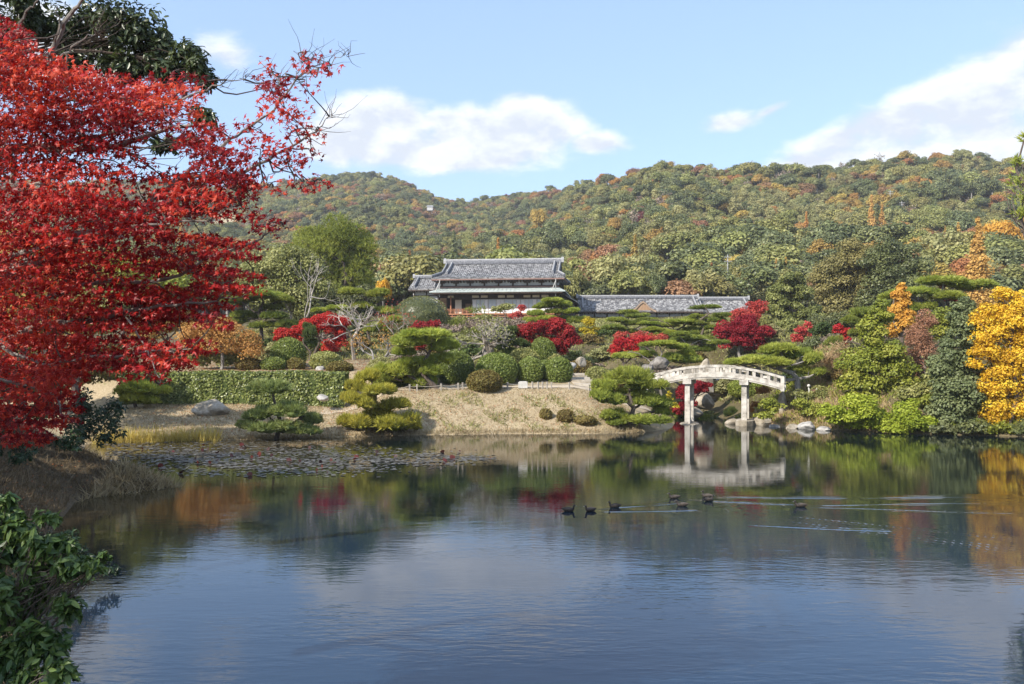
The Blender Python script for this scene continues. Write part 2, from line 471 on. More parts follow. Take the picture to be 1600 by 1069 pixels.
def groundmat():
    m, N = mat_base('ground')
    tc = N.n('ShaderNodeTexCoord').outputs['Object']
    lawn = N.n('ShaderNodeAttribute', attribute_name='lawn').outputs['Fac']
    mound = N.n('ShaderNodeAttribute', attribute_name='mound').outputs['Fac']
    fine = N.noise(tc, 7.0, 8, .72)
    med = N.noise(tc, .55, 5, .6)
    straw = N.ramp(N.m('ADD', N.m('MULTIPLY', fine, .7), N.m('MULTIPLY', med, .4)),
                   [(.30, (.170, .128, .070)), (.48, (.335, .265, .165)), (.64, (.425, .345, .228)), (.85, (.49, .415, .285))])
    weeds = N.sstep(N.noise(tc, 1.5, 6, .7), .56, .68)
    straw = N.mix(N.m('MULTIPLY', weeds, .6), straw, (.17, .18, .065))
    floor_ = N.ramp(N.m('ADD', N.m('MULTIPLY', fine, .5), N.m('MULTIPLY', med, .5)),
                    [(.3, (.030, .030, .014)), (.5, (.070, .060, .026)), (.7, (.130, .100, .050))])
    c = N.mix(lawn, floor_, straw)
    shaded_straw = N.ramp(fine, [(.3, (.055, .042, .027)), (.5, (.110, .085, .055)), (.75, (.175, .140, .09))])  # left bank grass, its shade put into the base colour
    c = N.mix(mound, c, shaded_straw)
    b = N.n('ShaderNodeBump', {'Strength': .8, 'Distance': .08, 'Height': N.m('ADD', N.noise(tc, 11, 6, .7), N.m('MULTIPLY', N.noise(tc, 2, 4), .8))})
    p = N.n('ShaderNodeBsdfPrincipled', {'Base Color': c, 'Roughness': .95, 'Specular IOR Level': .1, 'Normal': b.outputs[0]})
    out(N, p.outputs[0])
    return m


groundmat()

# ------------------------------------------------------------------ terrain
POND = np.array([(40, 10), (20, 9.6), (0, 9.5), (-4.6, 9.6), (-6.6, 11.5), (-9.4, 17), (-11.8, 22), (-13.5, 26.3), (-15.2, 31.0), (-13.0, 34.0),
                 (-14.6, 35.2), (-17, 37), (-21, 43), (-24.4, 51), (-20, 52.3), (-16.4, 52.9), (-10, 55), (-5.7, 56.3), (0, 57.2), (5.8, 57.2), (9, 58.5),
                 (11.2, 62), (12.1, 66), (13.2, 72), (14.8, 80), (16.6, 81), (17.2, 72), (17.6, 67.5), (18.9, 63.5), (21.4, 60), (26.8, 57),
                 (32, 55), (40, 52), (48, 40), (48, 16)], float)


def sd_pond(x, y):
    """signed distance to the shore: positive on land"""
    p = np.stack([x, y], -1)
    d2 = np.full(x.shape, 1e9)
    ins = np.zeros(x.shape, bool)
    a = POND
    b = np.roll(POND, -1, 0)
    for (ax, ay), (bx, by) in zip(a, b):
        e = np.array([bx - ax, by - ay])
        w = p - np.array([ax, ay])
        t = np.clip((w @ e) / (e @ e), 0, 1)
        q = w - t[..., None] * e
        d2 = np.minimum(d2, (q ** 2).sum(-1))
        c = (ay > y) != (by > y)
        ins ^= c & (x < (bx - ax) * (y - ay) / (by - ay + 1e-12) + ax)
    d = np.sqrt(d2)
    return np.where(ins, -d, d)


def ss(v, a, b):
    t = np.clip((v - a) / (b - a), 0, 1)
    return t * t * (3 - 2 * t)


RIDGE_PX = np.array([-400, 0, 200, 330, 380, 440, 520, 590, 640, 690, 740, 800, 860, 900, 940, 1000, 1040, 1100, 1150, 1200, 1250, 1300, 1350, 1400, 1470, 1540, 1600, 1800, 2100.])
RIDGE_PY = np.array([300, 285, 280, 290, 288, 284, 276, 271, 285, 308, 313, 306, 295, 288, 276, 262, 251, 260, 261, 265, 264, 258, 248, 240, 234, 246, 257, 300, 340.])


def ridge_d(u):
    return 700 - 270 * ss(u, -0.02, 0.16)


def ground(x, y):
    x = np.asarray(x, float); y = np.asarray(y, float)
    x, y = np.broadcast_arrays(x, y)
    sd = sd_pond(x, y)
    mid = np.interp(y, [50, 58, 62, 64, 67, 72, 90, 130, 148, 152], [2.3, 2.3, 2.45, 2.7, 2.85, 4.0, 6.2, 10.6, 11.6, 11.8])
    left = np.interp(y, [40, 50, 62, 63.6, 65.4, 68, 72, 90, 130, 148, 152], [1.6, 1.3, 1.45, 1.6, 3.4, 3.9, 4.1, 6.2, 10.6, 11.6, 11.8])
    wl = 1 - ss(x, -11.5, -8.5)
    far = mid * (1 - wl) + left * wl
    rgt = ss(x, 20, 30)
    far = far + rgt * (np.interp(y, [50, 60, 75, 100, 148], [0, .2, 1.2, 1.5, 0]))
    near = 3.25 + 0.06 * np.clip(-12 - x, 0, 30)
    wf = ss(y, 38, 50)
    base = near * (1 - wf) + far * wf
    slope = 0.62 - 0.20 * ss(y, 45, 55) * (1 - ss(x, 8, 12)) - 0.26 * ss(y, 45, 52) * (1 - ss(x, -12, -7))
    b2 = np.maximum(sd, 0) * slope + np.maximum(sd - 10.5, 0) * 1.0
    k = 0.25
    h = np.clip(0.5 + 0.5 * (base - b2) / k, 0, 1)
    z = base * (1 - h) + b2 * h - k * h * (1 - h)
    z = np.where(sd > 0, np.maximum(z, 0.02 + 0.12 * np.minimum(sd, 1)), np.maximum(-1.2, sd * 0.6))
    # hills
    u = x / np.maximum(y, 1)
    rpx = 800 + u * F
    D = ridge_d(u)
    e1 = (YH - np.interp(rpx, RIDGE_PX, RIDGE_PY) - 16 * 560 / D) / F
    t = np.clip((y - 150) / (D - 150), 0, 1.0)
    e = 0.0455 + (e1 - 0.0455) * t ** 0.85
    zr = EYE + np.minimum(y, D) * e
    rel = np.sin(x * .031 + 1.3) * np.sin(y * .022 + x * .011) * 5 + np.sin(x * .067 + y * .041) * 2.4
    zr = zr + rel * np.sin(np.pi * np.clip(t, 0, 1)) * 1.2 - np.maximum(y - D, 0) * 0.32
    zr = np.maximum(zr, 8)
    wh = ss(y, 148, 156)
    z = z * (1 - wh) + zr * wh
    micro = 0.05 * np.sin(x * 1.7 + .4 * y) * np.sin(y * 1.3 - .6 * x) + .03 * np.sin(x * 3.9) * np.sin(y * 4.3 + x)
    return z + np.where(sd > .6, micro, 0)


def gz(x, y):
    return float(ground(np.array([x]), np.array([y]))[0])


def clearing(px, py):
    a = (px > 1028) & (px < 1092) & (py > 424) & (py < 470)
    b = (px > 325) & (px < 372) & (py > 330) & (py < 372)
    c = (px > 1565) & (px < 1640) & (py > 346) & (py < 362)
    return a | b | c


def build_ground():
    ys = np.concatenate([np.arange(-40, 8, 2.0), np.arange(8, 96, .6), np.arange(96, 160, 2.0), np.arange(160, 480, 5.0), np.arange(480, 820, 9.0),
                         [830, 900, 1000, 1200, 1500]])
    s = np.linspace(-1, 1, 281)
    hw = np.where(ys < 90, 75.0, 75 + (ys - 90) * .78)
    X = s[None] * hw[:, None]
    Y = np.repeat(ys[:, None], len(s), 1)
    Z = ground(X, Y)
    r, c = X.shape
    i = (np.arange(r - 1)[:, None] * c + np.arange(c - 1)[None]).ravel()
    g = Geo()
    g.add(np.stack([X, Y, Z], -1), np.stack([i, i + 1, i + c + 1, i + c], -1))
    me = g.mesh('ground', MATS['ground'], True)
    px = 800 + F * X / np.maximum(Y, 1)
    py = YH - F * (Z - EYE) / np.maximum(Y, 1)
    lawn = np.where(Y > 118, 0.0, 1.0)
    lawn = np.where(clearing(px, py) & (Y > 140), 1.0, lawn)
    lawn *= 1 - .8 * ss(X, 17, 21) * ss(Y, 50, 54)
    lawn *= 1 - .8 * ss(Y, 66, 70) * (1 - .7 * (1 - ss(X, -10, -6)) * (1 - ss(Y, 75, 79))) * (1 - ss(Y, 140, 141))
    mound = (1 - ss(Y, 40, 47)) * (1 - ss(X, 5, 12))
    for nm, val in (('lawn', lawn), ('mound', mound)):
        a = me.attributes.new(nm, 'FLOAT', 'POINT')
        a.data.foreach_set('value', val.astype(np.float32).ravel())
    kind(link('ground', me), 'structure')


build_ground()

DUCKS = [(889, 799, 1, 0), (922, 799, -1, 25), (960, 793, -1, 5), (1053, 779, -1, 5), (1065, 791, -1, -5), (1108, 783, 1, 30), (1104, 777, -1, -20), (1250, 792, -1, 0)]


def wpt(px, py):
    d = F * EYE / (py - YH)
    return (px - 800) / F * d, d


def build_water():
    xs = np.concatenate([np.arange(-30, -4, 1.0), np.arange(-4, 22, .16), np.arange(22, 49.9, 1.0)])
    ys = np.concatenate([np.arange(9, 22, 1.0), np.arange(22, 33.5, .075), np.arange(33.5, 84, 1.2)])
    X, Y = np.meshgrid(xs, ys)
    Z = np.zeros_like(X)
    # wakes: widening trains of ripples behind the ducks
    lines = [((1060, 782), (932, 798), .07, .22), ((1095, 797), (930, 801), .07, .22), ((1070, 786), (966, 794), .08, .22), ((1330, 779), (1112, 777), .10, .40),
             ((1600, 776), (1330, 779), .40, .6), ((1245, 789), (1112, 783), .09, .30), ((1600, 786), (1256, 790), .10, .45), ((1600, 803), (1258, 793), .10, .45), ((1230, 818), (1110, 786), .08, .35),
             ((1600, 862), (1215, 812), .35, .75), ((1600, 845), (1230, 806), .2, .5), ((1180, 786), (1060, 781), .07, .25), ((1075, 815), (1040, 800), .08, .2), ((1400, 830), (1160, 822), .1, .3)]
    rs = np.random.RandomState(5)
    for (a, b, w0, w1) in lines:
        a = np.array(wpt(*a)); b = np.array(wpt(*b))
        e = b - a
        L = np.linalg.norm(e)
        t = ((X - a[0]) * e[0] + (Y - a[1]) * e[1]) / L ** 2
        dist = ((X - a[0]) * e[1] - (Y - a[1]) * e[0]) / L
        w = w0 + (w1 - w0) * np.clip(1 - t, 0, 1)
        dist = dist + .05 * np.sin(t * L * .9 + rs.rand() * 6)
        env = np.exp(-(dist / w) ** 2) * ss(t, -.05, .1) * (1 - ss(t, .9, 1.0))
        br = .86 + .14 * np.sin(t * L * 2.3 + 1.7 * np.sin(t * L * .7 + rs.rand() * 6))
        Z += .009 * env * br * np.sin(dist * 2 * math.pi / .30 + 1.5 * np.sin(t * L * 1.1))
    r, c = X.shape
    i = (np.arange(r - 1)[:, None] * c + np.arange(c - 1)[None]).ravel()
    g = Geo()
    g.add(np.stack([X, Y, Z], -1), np.stack([i, i + 1, i + c + 1, i + c], -1))
    kind(link('pond_water', g.mesh('pond_water', MATS['pond_water'], True)), 'structure')


build_water()


def build_path():
    g = Geo()
    xs = np.linspace(-13.2, 10.3, 90)
    ctr = np.interp(xs, [-13.2, -9, 0, 6, 10.3], [61.6, 63.6, 65.0, 65.2, 66.2])
    rows = []
    for k in np.linspace(-1, 1, 5):
        y = ctr + k * (.85 + .08 * np.sin(xs * 1.3))
        rows.append(np.stack([xs, y, ground(xs, y) + .035], -1))
    V = np.stack(rows, 0)
    r, c = V.shape[:2]
    i = (np.arange(r - 1)[:, None] * c + np.arange(c - 1)[None]).ravel()
    g.add(V.reshape(-1, 3), np.stack([i, i + 1, i + c + 1, i + c], -1))
    kind(link('garden_path', g.mesh('garden_path', MATS['path_gravel'], True)), 'structure')
    g = Geo()
    ys = np.linspace(66.0, 74.5, 24)
    cx = np.interp(ys, [66, 70, 74.5], [5.6, 5.0, 5.2])
    V = np.stack([np.stack([cx + k * .8, ys, ground(cx + k * .8, ys) + .05], -1) for k in (-1, -.3, .3, 1)], 0)
    r, c = V.shape[:2]
    i = (np.arange(r - 1)[:, None] * c + np.arange(c - 1)[None]).ravel()
    g.add(V.reshape(-1, 3), np.stack([i, i + c, i + c + 1, i + 1], -1)[:, ::-1])
    kind(link('stair_path', g.mesh('stair_path', MATS['path_gravel'], True)), 'structure')


build_path()

# ------------------------------------------------------------------ the mansion
def roof_slope(g, sy, yr, zr, ye, ze, hw, sag, rows=True, pitch=.30, x0=None, x1=None):
    """one slope from the ridge (yr, zr) to the eave (ye, ze); hw(t) half width; tile rows as half-round bars"""
    T = np.linspace(0, 1, 9)

    def P(x, t, lift=0.0):
        return np.stack([x, yr + (ye - yr) * t, zr + (ze - zr) * t - sag * 4 * t * (1 - t) + lift], -1)
    n = 41
    s = np.linspace(-1, 1, n)
    V = np.stack([P(s * hw(t), np.full(n, t)) for t in T], 0)
    i = (np.arange(len(T) - 1)[:, None] * n + np.arange(n - 1)[None]).ravel()
    f = np.stack([i, i + n, i + n + 1, i + 1], -1)
    g.add(V.reshape(-1, 3), f if sy < 0 else f[:, ::-1])
    # thickness at the eave
    a = V[-1]; b = a - np.array([0, 0, .16])
    k = np.arange(n - 1)
    g.add(np.concatenate([a, b]), np.stack([k, k + n, k + n + 1, k + 1], -1))
    if not rows:
        return
    H = hw(1.0)
    for x in np.arange(-H + .12, H, pitch):
        tt = np.linspace(0, 1, 60)
        ok = np.array([abs(x) <= hw(t) - .02 for t in tt])
        if not ok.any():
            continue
        ts = np.linspace(tt[ok][0], 1.0, 6)
        c = P(np.full(6, x), ts)
        prof = [(-.085, 0.0), (-.06, .07), (.06, .07), (.085, 0.0)]
        v = np.stack([c + np.array([dx, 0, dz]) for dx, dz in prof], 1)
        m = np.arange(5)[:, None] * 4 + np.arange(3)[None]
        g.add(v.reshape(-1, 3), np.stack([m, m + 1, m + 5, m + 4], -1).reshape(-1, 4))
        g.add(v[-1], [[0, 1, 2, 3]])


def ridge_beam(name, parent, p0, p1, w, h, capw=None, mat='ridge_tile'):
    p0 = np.array(p0); p1 = np.array(p1)
    g = Geo()
    d = unit(p1 - p0)
    side = unit(np.cross(d, [0, 0, 1])) * w / 2
    up = np.array([0, 0, h])
    for k, (a, b) in enumerate(((1.0, 0), (.86, .34), (.72, .67))):        # three stepped courses
        q = [p0 - side * a + up * b, p0 + side * a + up * b, p1 + side * a + up * b, p1 - side * a + up * b]
        q += [z + up * .335 for z in q]
        g.add(q, BOXF, .3 + .2 * k)
    o = link(name, g.mesh(name, MATS[mat]), parent)
    c = Geo()
    c.tube([p0 + up * 1.02, p1 + up * 1.02], w * .33, 6)
    link('ridge_cap', c.mesh('ridge_cap', MATS['ridge_cap']), o)
    return o


def finial(parent, p, s):
    g = Geo()
    prof = [(-.5, 0), (-.42, .55), (-.2, .95), (0, 1.1), (.2, .95), (.42, .55), (.5, 0)]
    v = [(x * s * .25, y * s * .8, z * s) for x in (-1, 1) for y, z in prof]
    n = len(prof)
    g.add(v, [list(range(n))]); g.add(v, [list(range(n, 2 * n))[::-1]])
    g.add(v, [[i, i + n, i + n + 1, i + 1] for i in range(n - 1)])
    link('ridge_end_tile', g.mesh('ridge_end_tile', MATS['ridge_cap']), parent, p)


def part_box(name, mat, parent, c, s, rz=0.0):
    g = Geo()
    g.box(c, s, rz)
    return link(name, g.mesh(name, MATS[mat]), parent)


ZB = 10.3


def mansion():
    r = thing('mansion', 'two-tiered wooden mansion with grey tiled hip-and-gable roof and pale green copper eave above the garden', 'house',
              (-1.3, 133, ZB), math.radians(-7))
    T0 = .60
    hw = lambda t: 8.7 if t <= T0 else 8.7 + .95 * ((t - T0) / (1 - T0)) ** 1.4
    zr, ze, sag = 8.6, 5.95, .28
    g = Geo()
    roof_slope(g, -1, 0, zr, -6.6, ze, hw, sag)
    roof_slope(g, 1, 0, zr, 6.6, ze, hw, sag, rows=False)
    z0 = zr + (ze - zr) * T0 - sag * 4 * T0 * (1 - T0)
    for sx in (-1, 1):                                                    # hipped ends below the gables
        n = 7
        ys = np.linspace(-1, 1, n)
        A = np.stack([np.full(n, sx * 8.72), ys * 6.6 * T0, np.full(n, z0)], -1)
        B = np.stack([np.full(n, sx * 9.65), ys * 6.6, np.full(n, ze)], -1)
        k = np.arange(n - 1)
        g.add(np.concatenate([A, B]), np.stack([k, k + 1, k + n + 1, k + n], -1))
    roof = link('roof', g.mesh('roof', MATS['roof_tile']), r)
    ridge_beam('ridge', roof, (-8.75, 0, zr - .05), (8.75, 0, zr - .05), .62, .62)
    for sx in (-1, 1):
        finial(roof, (sx * 8.9, 0, zr + .1), .75)
        for sy in (-1, 1):
            for xx, w in ((8.55, .34), (7.75, .42)):                      # verge and descending ridge beside it
                pts = [(0.04, 0), (.3, 0), (T0 + (.08 if xx < 8 else 0), 0)]
                for (a, _), (b, _) in zip(pts[:-1], pts[1:]):
                    pa = (sx * xx, sy * 6.6 * a, zr + (ze - zr) * a - sag * 4 * a * (1 - a) + .02)
                    pb = (sx * xx, sy * 6.6 * b, zr + (ze - zr) * b - sag * 4 * b * (1 - b) + .02)
                    ridge_beam('descending_ridge', roof, pa, pb, w, .30 if xx > 8 else .4)
            a = T0
            ridge_beam('hip_ridge', roof, (sx * 8.5, sy * 6.6 * a, z0 + .03), (sx * 9.6, sy * 6.55, ze + .08), .34, .3)
        gm = Geo()
        gm.add([(sx * 8.3, -6.6 * T0 * .95, z0 + .02), (sx * 8.3, 6.6 * T0 * .95, z0 + .02), (sx * 8.3, 0, zr - .25)], [[0, 1, 2]])
        link('gable_wall', gm.mesh('gable_wall', MATS['plaster']), r)
    g = Geo()
    g.box((0, -6.62, ze - .24), (19.1, .1, .17))
    for s in (-1, 1):
        g.box((s * 9.55, -3.3, ze - .24), (.1, 6.4, .17))
    link('eave_board', g.mesh('eave_board', MATS['fascia_red']), r)
    raft = Geo(); raft.box((0, 0, 0), (.16, 1.5, .16))
    rm = raft.mesh('rafter', MATS['wood_dark'])
    for x in np.arange(-9.2, 9.3, .46):
        link('rafter', rm, r, (x, -5.75, ze - .30), (math.radians(-18), 0, 0))
    part_box('upper_wall', 'plaster', r, (0, -4.05, 5.35), (17.2, 2.0, 1.5))
    br = Geo()
    br.box((0, 0, 0), (.22, .3, .62)); br.box((0, -.12, .22), (.85, .3, .16)); br.box((0, -.2, .37), (1.25, .3, .14))
    bm = br.mesh('bracket', MATS['wood_dark'])
    for x in np.linspace(-8.3, 8.3, 9):
        link('bracket', bm, r, (x, -5.13, 5.12))
    part_box('wall_beam', 'wood_dark', r, (0, -5.1, 4.86), (17.5, .16, .12))
    # copper pent eave on all sides seen
    g = Geo()
    n = 2
    ou = np.array([(-9.75, -7.35), (9.75, -7.35), (9.75, 7.2), (-9.75, 7.2)])
    inn = np.array([(-8.7, -5.08), (8.7, -5.08), (8.7, 5.2), (-8.7, 5.2)])
    for i in range(4):
        j = (i + 1) % 4
        steps = np.linspace(0, 1, 6)
        rows = []
        for t in steps:
            a = inn[i] + (ou[i] - inn[i]) * t
            b = inn[j] + (ou[j] - inn[j]) * t
            z = 4.62 - .78 * t + .14 * t * t
            kk = np.linspace(0, 1, 40)
            rows.append(np.stack([a[0] + (b[0] - a[0]) * kk, a[1] + (b[1] - a[1]) * kk, np.full(40, z)], -1))
        V = np.stack(rows)
        q = (np.arange(5)[:, None] * 40 + np.arange(39)[None]).ravel()
        g.add(V.reshape(-1, 3), np.stack([q, q + 40, q + 41, q + 1], -1))
        k = np.arange(39)
        g.add(np.concatenate([V[-1], V[-1] - np.array([0, 0, .14])]), np.stack([k, k + 40, k + 41, k + 1], -1))
        if i == 0:
            for x in np.arange(-9.2, 9.3, .62):                            # standing seams
                g.tube([(x * .91, -5.12, 4.63), (x, -7.33, 4.0)], .022, 4)
    pent = link('copper_eave', g.mesh('copper_eave', MATS['copper_green']), r)
    link('eave_flashing', (lambda q: (q.box((0, -5.2, 4.70), (17.5, .22, .20)), q.mesh('eave_flashing', MATS['fascia_red']))[1])(Geo()), r)
    part_box('pent_soffit', 'wood_dark', r, (0, -6.2, 3.72), (18.6, 2.2, .14))
    for x in (-8.35, 8.35):
        g = Geo(); g.tube([(x, -6.7, ze - .3), (x, -6.75, 3.2)], .06, 6); g.tube([(x, -6.7, 5.4), (x - .5, -7.3, 3.95)], .05, 6)
        link('downpipe', g.mesh('downpipe', MATS['white_paint']), r)
    # lower storey
    part_box('foundation', 'plaster', r, (0, .2, -.3), (17.8, 11.0, 1.6))
    part_box('floor_deck', 'wood_orange', r, (0, -5.55, .78), (18.0, 1.5, .2))
    g = Geo()
    for x in np.arange(-8.8, 9, 1.1):
        g.box((x, -6.15, .34), (.14, .14, .68))
    g.box((0, -6.12, .45), (17.8, .08, .1))
    link('deck_posts', g.mesh('deck_posts', MATS['wood_orange']), r)
    part_box('side_wall', 'wood_dark', r, (8.62, .4, 2.25), (.2, 10.0, 2.9))
    part_box('side_wall', 'wood_dark', r, (-8.62, .4, 2.25), (.2, 10.0, 2.9))
    part_box('back_wall', 'plaster', r, (0, 5.3, 2.25), (17.2, .2, 2.9))
    part_box('inner_wall', 'wood_dark', r, (-6.2, -3.2, 2.2), (4.6, .16, 2.75))
    part_box('side_wall', 'wood_dark', r, (-3.95, -4.1, 2.2), (.12, 1.7, 2.75))
    part_box('transom', 'wood_dark', r, (0, -5.02, 3.30), (17.3, .14, .72))
    g = Geo(); g.box((0, 0, 0), (1.0, .05, .34))
    tm = g.mesh('transom_panel', MATS['screen_cream'])
    for x in (-7.1, -3.4, -2.1, .4, 1.7, 4.1, 5.4, 6.7):
        link('transom_panel', tm, r, (x, -5.11, 3.36))
    pl = Geo()
    for z in np.arange(.98, 2.95, .245):
        pl.box((-8.15, -5.06, z + .11), (1.12, .12, .232), tint=RS.rand())
    link('plank_wall', pl.mesh('plank_wall', MATS['wood_plank']), r)
    for x in (-8.74, -7.56, -3.98, 7.95, 8.7):
        part_box('post', 'wood_dark', r, (x, -5.06, 2.2), (.17, .2, 2.7))
    part_box('post', 'wood_orange', r, (-6.95, -5.5, 2.1), (.16, .16, 2.6))
    part_box('cream_screen', 'screen_cream', r, (-6.0, -4.6, 1.95), (.95, .06, 2.0))
    part_box('brown_screen', 'wood_plank', r, (-4.6, -3.4, 1.7), (1.1, .06, 1.5))
    g = Geo()
    for x in np.arange(-7.5, -3.9, .6):
        g.box((x, -6.1, 1.16), (.09, .09, .66))
    for z in (1.1, 1.32, 1.50):
        g.box((-5.7, -6.1, z), (3.9, .07, .07))
    link('railing', g.mesh('railing', MATS['wood_orange']), r)
    fr = Geo()
    W_, H_ = 1.17, 2.05
    for s in (-1, 1):
        fr.box((s * (W_ / 2 - .03), 0, 0), (.06, .08, H_)); fr.box((0, 0, s * (H_ / 2 - .03)), (W_ - .12, .08, .06))
    fr.box((0, 0, -.28), (W_ - .12, .07, .05)); fr.box((0, 0, 0.12), (.035, .06, H_ - .12))
    fm = fr.mesh('sliding_panel', MATS['white_paint'])
    pa = Geo(); pa.box((0, 0, 0), (W_ - .14, .03, .66)); pam = pa.mesh('paper_pane', MATS['paper'])
    gl = Geo(); gl.box((0, 0, 0), (W_ / 2 - .1, .03, 1.18)); glm = gl.mesh('glass_pane', MATS['pane_grey'])
    cl = Geo(); cl.box((0, 0, 0), (W_ / 2 - .1, .03, 1.18)); clm = cl.mesh('paper_pane', MATS['paper'])
    for i, x in enumerate(np.linspace(-3.3, 7.3, 10)):
        f = link('sliding_panel', fm, r, (x, -5.06 - .03 * (i % 2), 1.93))
        link('paper_pane', pam, f, (0, .01, -.64))
        link('glass_pane' if i % 3 else 'paper_pane', glm if i % 3 else clm, f, (-.27, .01, .36))
        link('paper_pane' if i % 2 else 'glass_pane', clm if i % 2 else glm, f, (.27, .01, .36))
    # lower roof on the right side, in shade
    g = Geo()
    for k in range(8):
        y0 = -3.5 + k * 1.1
        g.add([(8.9, y0, 4.0), (8.9, y0 + 1.08, 4.0), (11.2, y0 + 1.08, 2.75), (11.2, y0, 2.75),
               (8.9, y0, 3.8), (8.9, y0 + 1.08, 3.8), (11.2, y0 + 1.08, 2.55), (11.2, y0, 2.55)], BOXF)
    link('side_roof', g.mesh('side_roof', MATS['roof_tile']), r)
    part_box('side_wall', 'wood_dark', r, (9.8, 1.0, 1.4), (1.7, 7.0, 2.6))


mansion()


def wing(name, label, loc, rz, half, zr, ze, depth, wall_h, gable=None, pent=False, cat='house'):
    r = thing(name, label, cat, loc, rz)
    g = Geo()
    hw = lambda t: half + .2 * t
    roof_slope(g, -1, 0, zr, -depth, ze, hw, .14)
    roof_slope(g, 1, 0, zr, depth, ze, hw, .14, rows=False)
    roof = link('roof', g.mesh('roof', MATS['roof_tile']), r)
    ridge_beam('ridge', roof, (-half, 0, zr - .03), (half, 0, zr - .03), .5, .42)
    for s in (-1, 1):
        finial(roof, (s * (half + .1), 0, zr + .05), .6)
        pa, pb = (s * (half - .7), -.1, zr), (s * (half - .62), -depth * .93, ze + .14)
        ridge_beam('descending_ridge', roof, pa, pb, .34, .3)
        gm = Geo()
        gm.add([(s * (half - .35), -depth * .8, ze + .1), (s * (half - .35), depth * .8, ze + .1), (s * (half - .35), 0, zr - .12)], [[0, 1, 2]])
        link('gable_wall', gm.mesh('gable_wall', MATS['plaster']), r)
    part_box('eave_board', 'wood_dark', r, (0, -depth + .02, ze - .25), (2 * half + .3, .12, .16))
    raft = Geo(); raft.box((0, 0, 0), (.16, .9, .15)); rm = raft.mesh('rafter', MATS['wood_dark'])
    for x in np.arange(-half + .3, half, .6):
        link('rafter', rm, r, (x, -depth + .62, ze - .22), (math.radians(-20), 0, 0))
    part_box('wall', 'plaster', r, (0, 0, ze - .3 - wall_h / 2), (2 * half - .6, 2 * depth - 2.2, wall_h))
    for x in np.arange(-half + .5, half, 1.9):
        part_box('post', 'wood_dark', r, (x, -depth + 1.06, ze - .3 - wall_h / 2), (.16, .16, wall_h))
    part_box('wall_beam', 'wood_dark', r, (0, -depth + 1.04, ze - .95), (2 * half - .6, .16, .14))
    if gable is not None:
        gx = gable
        w, h = 2.0, 1.45
        g = Geo()
        prof = [(-1, 0), (-.8, .10), (-.5, .36), (-.2, .82), (0, 1.0), (.2, .82), (.5, .36), (.8, .10), (1, 0)]
        a = [(gx + x * w, -depth - .05, ze + .05 + z * h) for x, z in prof]
        b = [(gx + x * w * .55, -depth * .18, ze + .25 + z * h * .98) for x, z in prof]
        k = np.arange(8)
        g.add(np.array(a + b), np.stack([k, k + 1, k + 10, k + 9], -1))
        dorm = link('dormer', g.mesh('dormer', MATS['roof_tile']), r)
        bb = Geo()
        for q, (x, z) in enumerate(prof[:-1]):
            x2, z2 = prof[q + 1]
            p = [(gx + x * w, -depth - .12, ze + z * h), (gx + x2 * w, -depth - .12, ze + z2 * h)]
            v = [(p[0][0], p[0][1], p[0][2] - .28), (p[1][0], p[1][1], p[1][2] - .28), (p[1][0], p[1][1], p[1][2]), (p[0][0], p[0][1], p[0][2])]
            v += [(x_, y_ + .1, z_) for x_, y_, z_ in v]
            bb.add(v, BOXF)
        link('bargeboard', bb.mesh('bargeboard', MATS['wood_tan']), dorm)
        fc = Geo(); fc.add([(gx + x * w * .96, -depth + .02, ze + z * h * .9 - .05) for x, z in prof], [list(range(9))])
        link('dormer_face', fc.mesh('dormer_face', MATS['wood_plank']), dorm)
        ridge_beam('dormer_ridge', dorm, (gx, -depth - .1, ze + h + .04), (gx, -depth * .18, ze + h + .2), .26, .2)
    if pent:
        g = Geo()
        g.add([(-half, -depth + .7, ze - 1.25), (half, -depth + .7, ze - 1.25), (half, -depth - 1.1, ze - 1.75), (-half, -depth - 1.1, ze - 1.75),
               (-half, -depth + .7, ze - 1.37), (half, -depth + .7, ze - 1.37), (half, -depth - 1.1, ze - 1.87), (-half, -depth - 1.1, ze - 1.87)], BOXF)
        link('pent_roof', g.mesh('pent_roof', MATS['copper_green']), r)
        gl = Geo(); gl.box((0, 0, 0), (1.5, .06, 1.3)); gm = gl.mesh('sliding_panel', MATS['pane_grey'])
        for x in np.arange(-half + 1.45, half - 1, 1.9):
            link('sliding_panel', gm, r, (x, -depth + 1.02, ze - 2.6))
    return r


wing('long_wing', 'long low wing with speckled grey tile roof and small tan-edged dormer, right of the mansion', (19.6, 138.5, 9.3), math.radians(-1.5),
     9.3, 4.75, 2.65, 4.2, 3.2, gable=.35, pent=True)
wing('tiled_annex', 'plain grey tiled roof end joined to the long wing, behind the tall red maple', (32.9, 139.5, 9.3), math.radians(-1.5),
     4.2, 4.55, 2.5, 4.2, 3.2)
wing('side_house', 'small grey tiled building with white walls close to the left of the mansion', (-13.0, 138, 10.8), math.radians(-7),
     2.2, 6.35, 4.45, 3.4, 4.6)

